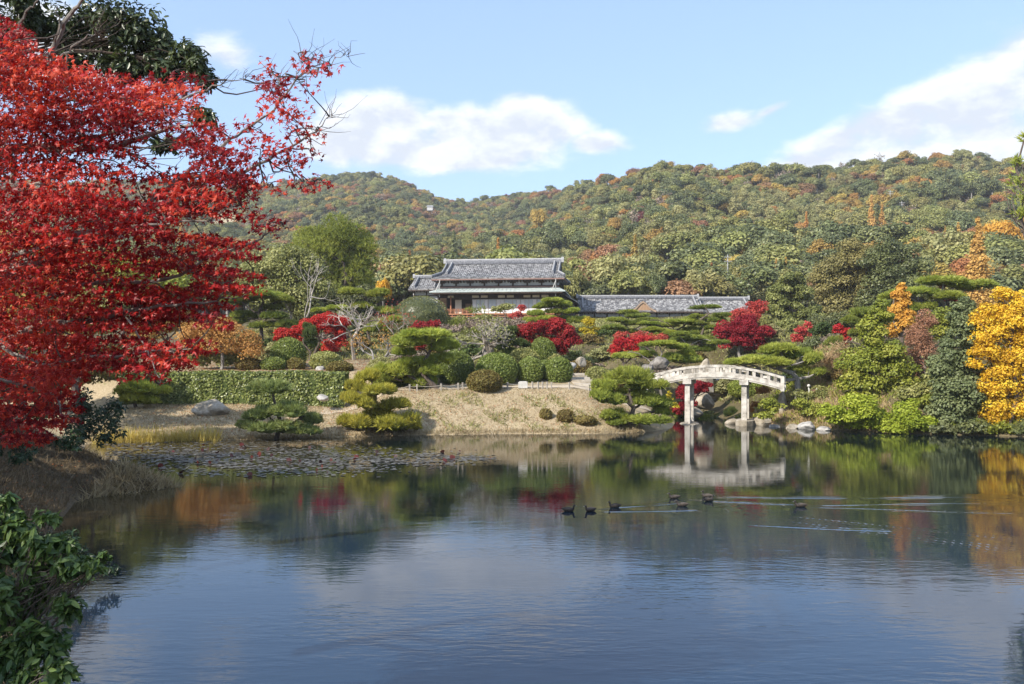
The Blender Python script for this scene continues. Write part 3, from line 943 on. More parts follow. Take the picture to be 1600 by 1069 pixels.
# ------------------------------------------------------------------ the stone bridge
def bridge():
    r = thing('stone_bridge', 'arched pale stone footbridge with pierced parapets on two pairs of tall pillars', 'bridge', (15.05, 65.45, 0), math.radians(-20))
    L = 4.75

    def zc(x):
        return 2.60 + .80 * (1 - (np.asarray(x) / L) ** 2)
    xs = np.linspace(-L, L, 25)

    def arc(name, y, w, z0, z1, mat='granite', parent=r, x0=-L, x1=L):
        X = np.linspace(x0, x1, 25)
        zz = zc(X)
        g = Geo()
        ring = np.stack([np.stack([X, np.full(25, y - w / 2), zz + z0], -1), np.stack([X, np.full(25, y + w / 2), zz + z0], -1),
                         np.stack([X, np.full(25, y + w / 2), zz + z1], -1), np.stack([X, np.full(25, y - w / 2), zz + z1], -1)], 1)
        k = (np.arange(24)[:, None] * 4)
        j = np.arange(4)[None]
        g.add(ring.reshape(-1, 3), np.stack([k + j, k + 4 + j, k + 4 + (j + 1) % 4, k + (j + 1) % 4], -1).reshape(-1, 4)[:, ::-1])
        g.add(ring[0], [[0, 1, 2, 3]]); g.add(ring[-1], [[3, 2, 1, 0]])
        return link(name, g.mesh(name, MATS[mat]), parent)
    arc('deck', 0, 1.76, .06, .34)
    for y in (-1.0, 1.0):
        par = arc('parapet_beam', y, .24, 0, .46)
        top = arc('handrail', y, .26, .80, .98, parent=par)
        edge = arc('string_course', y - .02 * np.sign(-y), .30, .10, .17, parent=par)
        rs = np.random.RandomState(3)
        x = -L + .1
        widths = [.30, .2, .36, .2, .2, .42, .2, .2]
        gaps = [.22, .30, .24, .30, .26, .32, .30, .24, .30]
        n = 0
        while x < L - .35:
            w = widths[n % 8] if x < .2 else (.22 if n % 3 else .16)
            if abs(x + L * .02) < .35 and n % 2 == 0:
                w = .5
            g = Geo()
            za, zb_ = float(zc(x)), float(zc(x + w))
            yy = .09
            v = [(x, y - yy, za + .46), (x + w, y - yy, zb_ + .46), (x + w, y + yy, zb_ + .46), (x, y + yy, za + .46),
                 (x, y - yy, za + .80), (x + w, y - yy, zb_ + .80), (x + w, y + yy, zb_ + .80), (x, y + yy, za + .80)]
            g.add(v, BOXF, rs.rand())
            link('baluster', g.mesh('baluster', MATS['granite']), par)
            if n % 3 == 0 and x < L - .7:                                   # carved web closing half of an opening
                gp = gaps[n % 9]
                g = Geo()
                z0 = .46 if n % 4 else .62
                v = [(x + w, y - .05, zb_ + z0), (x + w + gp, y - .05, zb_ + z0), (x + w + gp, y + .05, zb_ + z0), (x + w, y + .05, zb_ + z0),
                     (x + w, y - .05, zb_ + z0 + .17), (x + w + gp, y - .05, zb_ + z0 + .17), (x + w + gp, y + .05, zb_ + z0 + .17), (x + w, y + .05, zb_ + z0 + .17)]
                g.add(v, BOXF, rs.rand())
                link('carved_web', g.mesh('carved_web', MATS['granite']), par)
            x += w + gaps[n % 9]
            n += 1
        for s in (-1, 1):
            g = Geo()
            xe = s * (L + .02)
            g.box((xe, y, float(zc(L)) + .42), (.26, .30, 1.0)); g.box((xe, y, float(zc(L)) + .95), (.20, .22, .08))
            link('end_post', g.mesh('end_post', MATS['granite']), par)
    for x, foot in ((-1.93, -.1), (2.12, .25)):
        z = float(zc(x))
        p = part_box('cap_beam', 'granite', r, (x, 0, z - .10), (.62, 2.5, .38))
        for y in (-.88, .88):
            g = Geo()
            a, b = .175, .195
            v = [(x - b, y - b, foot), (x + b, y - b, foot), (x + b, y + b, foot), (x - b, y + b, foot),
                 (x - a, y - a, z - .29), (x + a, y - a, z - .29), (x + a, y + a, z - .29), (x - a, y + a, z - .29)]
            g.add(v, BOXF)
            link('pillar', g.mesh('pillar', MATS['granite']), r)
        g = Geo()
        g.tube([(x, 0, -.8), (x, 0, foot + .10), (x, 0, foot + .16)], np.array([[.75, 1.5], [.72, 1.45], [.6, 1.3]]), 10)
        link('footing', g.mesh('footing', MATS['rock_tan']), r)


bridge()

# ------------------------------------------------------------------ stones
def ico(level=3):
    import bmesh
    bm = bmesh.new()
    bmesh.ops.create_icosphere(bm, subdivisions=level, radius=1)
    v = np.array([q.co[:] for q in bm.verts]); f = np.array([[q.index for q in p.verts] for p in bm.faces])
    bm.free()
    return v, f


ICO2, ICO3 = ico(2), ico(3)


def rock(name, label, c, s, seed, mat='rock_grey', rz=0.0, tilt=0.0, group=None, facets=9, cat='rock'):
    rs = np.random.RandomState(seed)
    v, f = ICO3
    v = v.copy()
    for _ in range(facets):                                               # cut flat faces
        n = unit(rs.normal(size=3)); d = .55 + .3 * rs.rand()
        q = np.maximum(v @ n - d, 0)
        v -= q[:, None] * n * .92
    for k in range(3):
        a = rs.normal(size=(3, 3)) * (2.2 * 2 ** k)
        v += unit(v) * (np.sin(v @ a[0] + rs.rand() * 6) * np.sin(v @ a[1])) [:, None] * .05 / 1.5 ** k
    g = Geo(); g.add(v * np.array(s) / 2, f)
    o = link(name, g.mesh(name, MATS[mat]), None, c, (0, tilt, rz))
    return tag(o, label, cat, group)


p = at(332, 627, 59.5)
rock('boulder', 'large pale grey boulder lying on the straw lawn in front of the clipped hedge', (p[0], 59.5, gz(p[0], 59.5) + .32), (2.7, 1.7, 1.35), 4, 'rock_tan', .3, -.16)
p = at(1103, 568, 74)
g = Geo()
g.tube([(-.15, 0, 0), (-.05, 0, 1.0), (.10, 0, 1.9), (.24, 0, 2.5), (.30, 0, 2.72)], np.array([[1.05, .6], [.9, .5], [.55, .36], [.26, .2], [.08, .07]]), 7)
tag(link('standing_stone', g.mesh('standing_stone', MATS['rock_tan']), None, (p[0] - .2, 74, 2.1)), 'pointed pale standing stone rising behind the crown of the bridge', 'rock')
STONES = [
    (1030, 568, 71, 2.0, 1.2, 1.1, 'rock_dark', 'dark grey rock cluster top left of the bridge, behind the near pine'),
    (1012, 575, 70.5, 1.2, .9, .8, 'rock_dark', 'smaller grey rock at the left foot of the dark rock cluster'),
    (1122, 612, 80.5, 2.9, 2.2, 2.4, 'rock_tan', 'big pale rock of the stream head seen under the bridge arch'),
    (1146, 602, 82, 3.4, 2.0, 2.6, 'rock_grey', 'grey rock in shade under the bridge, beside the right pillar'),
    (1098, 628, 76, 2.2, 1.6, 1.6, 'rock_tan', 'tan rock at the left edge of the stream, seen just right of the left pillar'),
    (1085, 645, 71, 1.8, 1.2, .9, 'rock_tan', 'low tan rock by the water between the pillars, left side'),
    (1120, 634, 82.5, 3.0, 1.2, 1.2, 'rock_tan', 'flat stone slab across the stream head between the pillars'),
    (1148, 632, 82, 2.6, 1.4, 1.3, 'rock_grey', 'flat grey stone beside the slab at the stream head'),
    (1188, 660, 64.6, 1.9, 1.3, .9, 'rock_tan', 'pale rounded rock at the waterline just right of the right pillar'),
    (1210, 667, 63.0, 1.2, .9, .5, 'rock_grey', 'low dark rock at the waterline right of the pale rounded rock'),
    (1238, 668, 61.6, 1.3, .9, .5, 'rock_tan', 'small flat tan rock at the waterline below the grassy right bank'),
    (1262, 667, 60.8, 1.5, 1.0, .8, 'rock_grey', 'grey hollowed rock at the waterline left of the lime shrubs'),
    (1285, 671, 60.0, 1.2, .8, .5, 'rock_grey', 'dark low rock at the waterline under the lime shrubs'),
    (1222, 640, 65.2, .9, .7, 2.6, 'rock_tan', 'tall narrow pale rock face in the right bank below the bridge end'),
    (1150, 661, 66.2, 2.4, 1.6, .7, 'rock_tan', 'flat tan rock carrying the right pillars of the bridge'),
    (908, 566, 73.5, 1.0, .8, .9, 'rock_tan', 'upright pale block at the head of the garden steps'),
    (892, 574, 70.5, 1.1, .8, .8, 'rock_grey', 'square grey block left of the garden steps, beside the round bush'),
    (500, 577, 69, .9, .7, .6, 'rock_grey', 'small pale stone at the foot of the flat-topped bush above the hedge'),
    (505, 622, 62, 1.4, .9, .6, 'rock_grey', 'low grey rock at the right end of the clipped hedge'),
    (178, 727, 38.5, .9, .7, .5, 'rock_grey', 'small dark rock at the foot of the shaded bank by the spit'),
    (790, 546, 85, 1.2, .8, .7, 'rock_tan', 'pale stone below the mansion terrace behind the old pine'),
]
for i, (px, py, d, sx, sy, sz, m, lab) in enumerate(STONES):
    q = at(px, py, d)
    rock('garden_rock', lab, (q[0], d, max(q[2], gz(q[0], d) * .98)), (sx, sy, sz), 20 + i, m, RS.rand() * 3, group='garden rocks')
for i in range(5):
    y = 66.9 + i * 1.35
    x = 5.45 - .08 * i
    g = Geo(); g.box((0, 0, 0), (1.5 + .1 * RS.rand(), .85, .30), tint=RS.rand())
    o = link('stone_step', g.mesh('stone_step', MATS['rock_tan']), None, (x, y, gz(x, y) + .10), (0, 0, .06 * (i % 3 - 1)))
    tag(o, ['lowest pale stone step beside the path, next to the round bushes', 'second pale stone step from the path', 'third pale stone step, half way up the short flight',
            'fourth pale stone step, one below the top', 'topmost pale stone step, beside the upright block'][i], 'step', 'stone garden steps')

# rope fence along the path
def fence():
    r = thing('rope_fence', 'low fence of small white posts and rope along the gravel path', 'fence')
    px = [601, 642, 653, 690, 716, 723, 793, 823, 832, 841, 848, 855, 862, 890, 921]
    pts = []
    for q in px:
        x = (q - 800) / F * 63.5
        y = np.interp(x, [-9, 0, 6, 10], [62.5, 63.8, 64.0, 64.6])
        pts.append((x, y, gz(x, y)))
    g = Geo(); g.box((0, 0, .20), (.09, .09, .54)); g.box((0, 0, .48), (.11, .11, .04))
    pm = g.mesh('post', MATS['weathered_post'])
    for p in pts:
        link('post', pm, r, p, (0, 0, RS.rand()))
    for a, b in zip(pts[:-1], pts[1:]):
        a = np.array(a); b = np.array(b)
        t = np.linspace(0, 1, 6)[:, None]
        q = a + (b - a) * t + np.array([0, 0, .38]) - np.array([0, 0, 1]) * (.08 * 4 * t * (1 - t))
        g = Geo(); g.tube(q, .018, 4)
        link('rope', g.mesh('rope', MATS['weathered_post']), r)


fence()
x = (817 - 800) / F * 63.8
g = Geo(); g.box((0, 0, .22), (.66, .3, .44)); g.box((0, 0, .47), (.5, .22, .06))
tag(link('stone_block', g.mesh('stone_block', MATS['white_paint']), None, (x, 63.9, gz(x, 63.9))), 'small white block standing among the fence posts by the path', 'block')

q = at(1270, 600, 64.5)
r = thing('sign_board', 'brown board between two pale posts right of the bridge', 'sign', (q[0], 64.5, gz(q[0], 64.5)))
part_box('board', 'sign_brown', r, (0, 0, .45), (.46, .05, .5))
for s in (-1, 1):
    part_box('post', 'white_paint', r, (s * .28, 0, .38), (.08, .08, .8))
g = Geo(); v, f = ICO2; g.add(v * .12 + np.array([-.3, 0, .98]), f); g.tube([(-.3, 0, .7), (-.3, 0, .95)], .04, 6)
link('round_lamp', g.mesh('round_lamp', MATS['white_paint'], True), r)


def utility_pole(px, py_top, h, d, label):
    q = at(px, py_top, d)
    r = thing('utility_pole', label, 'pole', (q[0], d, q[2] - h), 0, 'utility poles on the hillside')
    k = max(1.0, d / 230.0)
    g = Geo(); g.tube([(0, 0, 0), (0, 0, h)], [.16 * k, .11 * k], 8)
    link('shaft', g.mesh('shaft', MATS['concrete_pole']), r)
    for z in (h - .5, h - 1.3):
        part_box('crossarm', 'concrete_pole', r, (0, -.2, z), (1.5 * k, .10 * k, .11 * k))
    return r


utility_pole(1137, 398, 11.0, 172, 'tall pale grey utility pole standing behind the long tiled wing')
utility_pole(1409, 315, 9.0, 318, 'small pale utility pole high on the right hill')
utility_pole(1391, 298, 8.0, 345, 'pale utility pole further up the right hill, left above the other one')

q = at(672, 327, 560)
r = thing('hill_cottage', 'tiny white cottage high on the distant left hill', 'house', (q[0], 560, q[2] - 1))
part_box('wall', 'plaster', r, (0, 0, 1.2), (3.6, 3, 2.4))
g = Geo(); g.add([(-2.1, -1.9, 2.3), (2.1, -1.9, 2.3), (2.1, 1.9, 2.3), (-2.1, 1.9, 2.3), (-1.8, 0, 3.4), (1.8, 0, 3.4)], [[0, 1, 5, 4], [2, 3, 4, 5]])
g.add([(-2.1, -1.9, 2.3), (2.1, -1.9, 2.3), (2.1, 1.9, 2.3), (-2.1, 1.9, 2.3), (-1.8, 0, 3.4), (1.8, 0, 3.4)], [[1, 2, 5], [3, 0, 4]])
link('roof', g.mesh('roof', MATS['ridge_cap']), r)

# ------------------------------------------------------------------ plants
def clump_leaves(g, ctr, rad, n, ls, rs, tmpl=DIAMOND, sub=.42, up=.45, tuft=0, tint0=.5, spread=.5, low=-.55, jit=.5, kmul=1.0):
    """leaf faces over the surfaces of many small clumps that fill one ellipsoid"""
    rad = np.asarray(rad, float)
    k = int(np.clip(3 + 9 * (rad[0] * rad[2]) / (min(rad[0], rad[2]) ** 2 + .01) * .6 * kmul, 4, 90))
    d = rdir(k, rs)
    q = d * (rs.rand(k, 1) ** .45) * rad * (1 - sub * .75) + ctr
    r = rad.min() * sub * (.7 + .7 * rs.rand(k)) + .25 * sub * rad.mean()
    w = r ** 2
    pick = rs.choice(k, n, p=w / w.sum())
    dd = rdir(n * 2, rs)
    dd = dd[dd[:, 2] > low][:n]
    while len(dd) < n:
        e = rdir(n, rs); dd = np.concatenate([dd, e[e[:, 2] > low]])[:n]
    P = q[pick] + dd * (r[pick] * (.72 + .36 * rs.rand(n)))[:, None] * np.array([1.15, 1.15, .8])
    Nn = dd * .9 + np.array([0, 0, up]) + rs.normal(size=(n, 3)) * jit
    ct = np.clip(tint0 + (rs.rand(k) - .5) * spread * 1.2, 0, 1)
    tn = np.clip(ct[pick] + (rs.rand(n) - .5) * spread, 0, 1)
    if tuft:
        PP = np.repeat(P, tuft, 0)
        A = np.repeat(unit(dd * .8 + np.array([0, 0, .7])), tuft, 0) + rs.normal(size=(n * tuft, 3)) * .55
        N0 = np.repeat(dd * np.array([1, 1, .6]), tuft, 0) + rs.normal(size=(n * tuft, 3)) * .5
        Au = unit(A); N0 = N0 - Au * (Au * N0).sum(1, keepdims=True)
        leaves(g, PP, N0, ls * (.7 + .6 * rs.rand(n * tuft)), *NEEDLE, np.repeat(tn, tuft), rs, A)
    else:
        leaves(g, P, Nn, ls * (.7 + .6 * rs.rand(n)), *tmpl, tn, rs)


def limb(g, a, b, r0, r1, rs, bend=.12, n=6, sides=6, sag=0.0):
    a = np.asarray(a, float); b = np.asarray(b, float)
    t = np.linspace(0, 1, n)
    L = np.linalg.norm(b - a)
    off = rs.normal(size=(2, 3)) * bend * L
    p = a + (b - a) * t[:, None] + np.sin(t * math.pi)[:, None] * off[0] + np.sin(t * 2 * math.pi)[:, None] * off[1] * .5
    p[:, 2] -= sag * np.sin(t * math.pi) * L
    g.tube(p, r0 + (r1 - r0) * t, sides)
    return p


def leafy(name, label, cat, base_px, d, ells, mat, ls=.2, bark='bark', cover=2.0, group=None, trunk=True, tuft=0, sub=.42, seed=None, up=.45,
          rdepth=None, spread=.5, tr=None, base_z=None, tint0=.5, lean=0.0, low=-.55, kmul=1.8):
    """a tree or shrub whose crown fills the given ellipses (photo pixels) at distance d"""
    rs = np.random.RandomState(seed if seed is not None else int(base_px * 7 + d) % 9999)
    x = (base_px - 800) / F * d
    z = gz(x, d) if base_z is None else base_z
    o = np.array([x, d, z])
    r = thing(name, label, cat, o, 0, group)
    g = Geo(); tg = Geo()
    C = []
    for e in ells:
        px, py, rx, ry = e[:4]
        dd = d + (e[4] if len(e) > 4 else (rs.rand() - .5) * .25 * rx / F * d)
        c = at(px, py, dd) - o
        ra = np.array([rx, (rdepth or .8) * max(min(rx, ry * 1.6), rx * .6), ry]) / F * dd
        n = int(cover * 2 * math.pi * ra[0] * ra[2] / (ls * ls * .2 * (1 if not tuft else 1.0)) / (1 if not tuft else tuft * .55))
        clump_leaves(g, c, ra, max(n, 30), ls, rs, sub=sub * .84, tuft=tuft, up=up, spread=spread, tint0=tint0, low=low, kmul=kmul)
        C.append((c, ra))
    if trunk:
        top = max(C, key=lambda q: q[1][0] * q[1][2])[0]
        hh = max(q[0][2] for q in C)
        tr_ = tr or max(.05, .035 * (hh + 1))
        fork = np.array([top[0] * .45 + lean, top[1] * .5, max(.25 * top[2], min(top[2] * .55, 3.0))])
        limb(tg, (0, 0, -.2), fork, tr_, tr_ * .72, rs, .06)
        for c, ra in C:
            limb(tg, fork, c + np.array([0, 0, ra[2] * .2]), tr_ * .55, tr_ * .14, rs, .1, sides=5)
            for _ in range(3):
                b = c + rdir(1, rs)[0] * ra * .8
                limb(tg, fork + (c - fork) * .5, b, tr_ * .22, tr_ * .06, rs, .1, sides=4)
        link('trunk', tg.mesh('trunk', MATS[bark]), r)
    link('crown' if cat == 'tree' else 'foliage', g.mesh('crown', MATS[mat]), r)
    return r


# ---- cloud-pruned pines: shared pads of needle tufts
PADS = {}


def pad_mesh(mat, k):
    if (mat, k) in PADS:
        return PADS[mat, k]
    rs = np.random.RandomState(100 + k)
    g = Geo()
    v, f = ICO2
    nl = 8 + k
    lob = np.stack([rs.uniform(-.66, .66, nl), rs.uniform(-.6, .6, nl), rs.uniform(-.10, .12, nl)], -1)
    lob[:, :2] *= np.minimum(1, .66 / (np.linalg.norm(lob[:, :2], axis=1) + 1e-6))[:, None]
    lob[0] = (0, 0, .10)
    rr = rs.uniform(.26, .42, nl)
    for c, q in zip(lob, rr):
        g.add(v * np.array([q * .7, q * .7, q * .36]) + c + np.array([0, 0, .10]), f, .12)
    n = 430
    pk = rs.choice(nl, n, p=rr ** 2 / (rr ** 2).sum())
    d = rdir(n * 3, rs); d = d[d[:, 2] > -.22][:n]
    P = lob[pk] + d * rr[pk, None] * np.array([.95, .95, .62]) + np.array([0, 0, .10])
    t = 8
    A = np.repeat(d * .75 + np.array([0, 0, .75]), t, 0) + rs.normal(size=(n * t, 3)) * .5
    ct = rs.rand(nl) * .5 + .1
    tn = np.clip(np.repeat(ct[pk] + .4 * rs.rand(n), t) + .2 * (rs.rand(n * t) - .5), 0, 1)
    N0 = np.repeat(d * np.array([1, 1, .6]), t, 0) + rs.normal(size=(n * t, 3)) * .5
    Au = unit(A); N0 = N0 - Au * (Au * N0).sum(1, keepdims=True)
    leaves(g, np.repeat(P, t, 0), N0, .25 * (.7 + .6 * rs.rand(n * t)), *NEEDLE, tn, rs, A)
    PADS[mat, k] = g.mesh('foliage_pad', MATS[mat])
    return PADS[mat, k]


def pine(label, base_px, d, pads, mat='pine_green', bark='bark', tr=.16, path=None, group='pruned garden pines', twist=.5, seed=None, base_z=None, dj=.35):
    """pads: (px, py, width, height[, extra distance]) in photo pixels, listed in any order"""
    rs = np.random.RandomState(seed if seed is not None else int(base_px * 3 + d * 5) % 9999)
    x = (base_px - 800) / F * d
    z = gz(x, d) if base_z is None else base_z
    o = np.array([x, d, z])
    r = thing('garden_pine', label, 'tree', o, 0, group)
    tg = Geo()
    cs = []
    for p in pads:
        dd = d + (p[4] if len(p) > 4 else (rs.rand() - .5) * dj * p[2] / F * d * 2)
        cs.append((at(p[0], p[1], dd) - o, p[2] / 2 / F * dd, p[3] / F * dd))
    top = max(cs, key=lambda q: q[0][2])[0]
    if path is None:
        t = np.linspace(0, 1, 9)
        P = top[None] * t[:, None] * np.array([1, 1, .97])
        P[:, 0] += np.sin(t * math.pi * 2.2 + rs.rand() * 2) * np.sin(t * math.pi) * twist * top[2] * .28
        P[:, 1] += np.sin(t * math.pi * 1.7 + rs.rand() * 2) * np.sin(t * math.pi) * twist * .3
    else:
        P = np.array([at(a, b, d) - o for a, b in path])
    P[0, 2] = -.25
    tg.tube(P, np.linspace(tr, tr * .35, len(P)), 7)
    for c, R, h in cs:
        k = np.argmin(np.abs(P[:, 2] - (c[2] - .35 * np.linalg.norm((P - c)[:, :2], axis=1).min() - .1)))
        k = max(1, k)
        rr = max(.03, tr * (.62 - .4 * k / len(P)))
        e = c + np.array([0, 0, h * .08])
        limb(tg, P[k], e, rr, rr * .4, rs, .10, sides=5)
        for _ in range(3):
            b = e + np.array([rs.uniform(-.7, .7) * R, rs.uniform(-.5, .5) * R, rs.uniform(-.1, .15) * h])
            limb(tg, P[k] + (e - P[k]) * .6, b, rr * .45, rr * .15, rs, .1, sides=4)
    link('trunk', tg.mesh('trunk', MATS[bark]), r)
    for i, (c, R, h) in enumerate(cs):
        k = (i + int(base_px)) % 4
        link('foliage_pad', pad_mesh(mat, k), r, c - np.array([0, 0, h * .25]), (0, 0, rs.rand() * 6.28), (R / 1.0, R / 1.0 * .9, h / .78))
    return r


def dome(label, px, d, w, h, mat='box_green', name='clipped_bush', cat='bush', group='clipped round bushes', ls=.13, lump=.05, base=None, flat=2.0, seed=None, depth=.95):
    """a clipped bush: dense leaf skin over a solid inner bush, standing on the ground"""
    rs = np.random.RandomState(seed if seed is not None else int(px * 5 + w) % 9999)
    x = (px - 800) / F * d
    z = gz(x, d) if base is None else base
    R = w / 2 / F * d
    H = h / F * d
    o = tag(link(name, None, None, (x, d, z)), label, cat, group)
    v, f = ICO3
    a = rs.normal(size=(6, 3)) * 3

    def shape(u):
        s = np.sign(u) * np.abs(u) ** (2.0 / flat)
        s = np.where(np.abs(u) > 0, s, 0)
        q = 1 + lump * (np.sin(u @ a[0] + 1) * np.sin(u @ a[1] + 2) + .6 * np.sin(u @ a[2] * 2) * np.sin(u @ a[3] * 2))
        s = s * q[:, None]
        return np.stack([s[:, 0] * R, s[:, 1] * R * depth, (s[:, 2] * .60 + .40) * H], -1)
    g = Geo()
    g.add(shape(v) * np.array([.94, .94, .95]), f, .08)
    area = 2 * math.pi * R * H * 1.6
    n = int(min(9000, 1.9 * area / (ls * ls * .33)))
    u = rdir(n, rs)
    P = shape(u)
    Nn = unit(u / np.array([R, R * depth, H * .6])) * 1.0 + rs.normal(size=(n, 3)) * .38
    P += rs.normal(size=(n, 3)) * ls * .28
    P = P[P[:, 2] > -.15]; n2 = len(P)
    leaves(g, P, Nn[:n2] if n2 == n else unit(Nn)[:n2], ls * (.7 + .6 * rs.rand(n2)), *DIAMOND, np.clip(.35 + .65 * rs.rand(n2), 0, 1), rs)
    link('foliage', g.mesh('foliage', MATS[mat]), o)
    return o


def branching(g, p, dr, L, r, depth, rs, spread=.55, upb=.15, tips=None, k=(2, 3), sides=5):
    n = 5
    pts = [p]
    d = unit(np.array(dr, float))
    for _ in range(n - 1):
        d = unit(d + rs.normal(size=3) * .16 + np.array([0, 0, upb * .12]))
        pts.append(pts[-1] + d * L / (n - 1))
    g.tube(pts, np.linspace(r, r * .66, n), sides if depth > 1 else 3, tint=rs.rand(), cap=False)
    if depth == 0:
        if tips is not None:
            tips.append(pts[-1])
        return
    for _ in range(rs.randint(k[0], k[1] + 1)):
        nd = unit(d + rs.normal(size=3) * spread + np.array([0, 0, upb]))
        branching(g, pts[-1] if rs.rand() < .6 else pts[-2], nd, L * rs.uniform(.62, .85), r * .62, depth - 1, rs, spread, upb, tips, k, sides)


def bare_tree(label, base_px, d, top_py, w, bark='bark_pale', mat=None, nleaf=0, ls=.14, depth=5, seed=1, name='bare_tree', lean=0.0, tr=.11, base_z=None, group='leafless garden trees', stems=1):
    rs = np.random.RandomState(seed)
    x = (base_px - 800) / F * d
    z = gz(x, d) if base_z is None else base_z
    H = EYE + (YH - top_py) / F * d - z
    o = np.array([x, d, z])
    r = thing(name, label, 'tree', o, 0, group)
    g = Geo(); tips = []
    for s in range(stems):
        branching(g, np.array([.15 * s, 0, -.15]), (lean + rs.normal() * .25 * (stems > 1), rs.normal() * .15, 1), H * .34, tr, depth, rs, .62, .22, tips)
    V = np.concatenate(g.v)
    sc = np.array([(w / F * d) / (np.ptp(V[:, 0]) + .01), 1, H / (V[:, 2].max() + .01)])
    sc[1] = sc[0]
    g.v = [v * sc for v in g.v]
    link('branches', g.mesh('branches', MATS[bark]), r)
    if nleaf:
        T = np.array(tips) * sc
        P = T[rs.randint(0, len(T), nleaf)] + rs.normal(size=(nleaf, 3)) * .28
        q = Geo()
        leaves(q, P, rdir(nleaf, rs) + np.array([0, 0, .4]), ls * (.7 + .6 * rs.rand(nleaf)), *DIAMOND, rs.rand(nleaf), rs)
        link('crown', q.mesh('crown', MATS[mat]), r)
    return r


# ================================================================== garden, front to back
# -- shore pines
pine('low two-layered pine at the water edge, left of the tiered pine', 428, 53.6,
     [(425, 606, 80, 28), (402, 648, 64, 24, -.3), (452, 640, 80, 28), (486, 654, 50, 24), (386, 664, 46, 20, -.5), (432, 668, 86, 24, -.8), (476, 672, 64, 20, -.6), (420, 640, 50, 20, .4)],
     'pine_blue', tr=.15, path=[(432, 684), (438, 660), (432, 636), (428, 625), (425, 608)], base_z=.25)
pine('yellowish tiered pine at the water edge with four flat layers', 590, 56.4,
     [(575, 588, 52, 26), (556, 602, 40, 24), (590, 610, 70, 24), (570, 628, 60, 26), (615, 632, 62, 24), (548, 618, 36, 20), (566, 660, 78, 30, -.5), (612, 662, 88, 32, -.4), (590, 645, 60, 22, .3), (640, 664, 44, 20)],
     'pine_yellow', tr=.13, path=[(588, 684), (590, 660), (586, 636), (588, 612), (578, 590)], base_z=.2)
pine('big spreading pine hanging over the water left of the bridge', 982, 59.2,
     [(985, 588, 104, 32), (945, 602, 52, 24), (1012, 602, 62, 22, -.3), (952, 622, 60, 26, -.3), (1016, 626, 78, 26), (985, 613, 50, 20, .5), (1005, 656, 88, 20, -.8), (952, 648, 48, 20, -.4), (1034, 642, 36, 18), (936, 614, 36, 20), (965, 660, 40, 14, -.8)],
     'pine_bright', tr=.22, path=[(962, 672), (985, 655), (990, 638), (984, 618), (985, 590)], base_z=.3)
pine('small two-layered pine on the lawn left of the boulder', 214, 61.5,
     [(216, 604, 72, 24), (200, 609, 50, 20), (238, 611, 54, 20, .4), (218, 624, 66, 20, -.3)], 'pine_bright', tr=.14, path=[(213, 640), (210, 626), (218, 614), (216, 600), (218, 582)])
pine('leaning pine over the path with wide layered pads', 684, 63.6,
     [(668, 524, 88, 24), (640, 534, 64, 22), (694, 540, 60, 24), (650, 566, 74, 22), (620, 580, 70, 30), (598, 592, 60, 26), (672, 578, 50, 22), (690, 560, 46, 22, .6), (630, 550, 46, 18), (660, 598, 50, 20)],
     'pine_bright', tr=.2, path=[(686, 616), (678, 602), (662, 586), (655, 572), (668, 556), (676, 540), (668, 526)])
# -- lawn, hedge and bushes on the left
def hedge():
    rs = np.random.RandomState(2)
    x0, x1 = (196 - 800) / F * 64.2, (541 - 800) / F * 64.2
    o = tag(link('clipped_hedge', None), 'long clipped hedge with leathery leaves above the straw lawn', 'hedge')
    g = Geo()
    n = 40
    X = np.linspace(x0, x1, n)
    zt = 3.82 + .05 * np.sin(X * 1.1)
    zb = ground(X, np.full(n, 63.4)) - .1
    yf = 63.3 + .08 * np.sin(X * 2.1)
    ring = np.stack([np.stack([X, yf, zb], -1), np.stack([X, yf + .1, zt - .12], -1), np.stack([X, yf + .4, zt - .03], -1), np.stack([X, yf + 2.0, zt - .03], -1), np.stack([X, yf + 2.1, zb], -1)], 1)
    k = np.arange(n - 1)[:, None] * 5; j = np.arange(4)[None]
    g.add(ring.reshape(-1, 3), np.stack([k + j, k + j + 5, k + j + 6, k + j + 1], -1).reshape(-1, 4), .06)
    m = 15000
    x = rs.uniform(x0, x1, m); t = rs.rand(m)
    front = rs.rand(m) < .78
    zz = np.interp(x, X, zb) + (np.interp(x, X, zt) - np.interp(x, X, zb)) * t
    bulge = .12 * np.sin(x * 1.9 + zz * 2) + .08 * np.sin(x * 5 + 1)
    P = np.stack([x, np.where(front, np.interp(x, X, yf) - .05 - bulge * .7 + .1 * t, np.interp(x, X, yf) + 2 * rs.rand(m)), np.where(front, zz, np.interp(x, X, zt) + .02)], -1)
    P += rs.normal(size=(m, 3)) * .055
    Nn = np.where(front[:, None], np.array([0, -1, .35]), np.array([0, 0, 1.0])) + rs.normal(size=(m, 3)) * .5
    leaves(g, P, Nn, .19 * (.6 + .7 * rs.rand(m)), *DIAMOND, rs.rand(m), rs)
    link('foliage', g.mesh('foliage', MATS['hedge_green']), o)


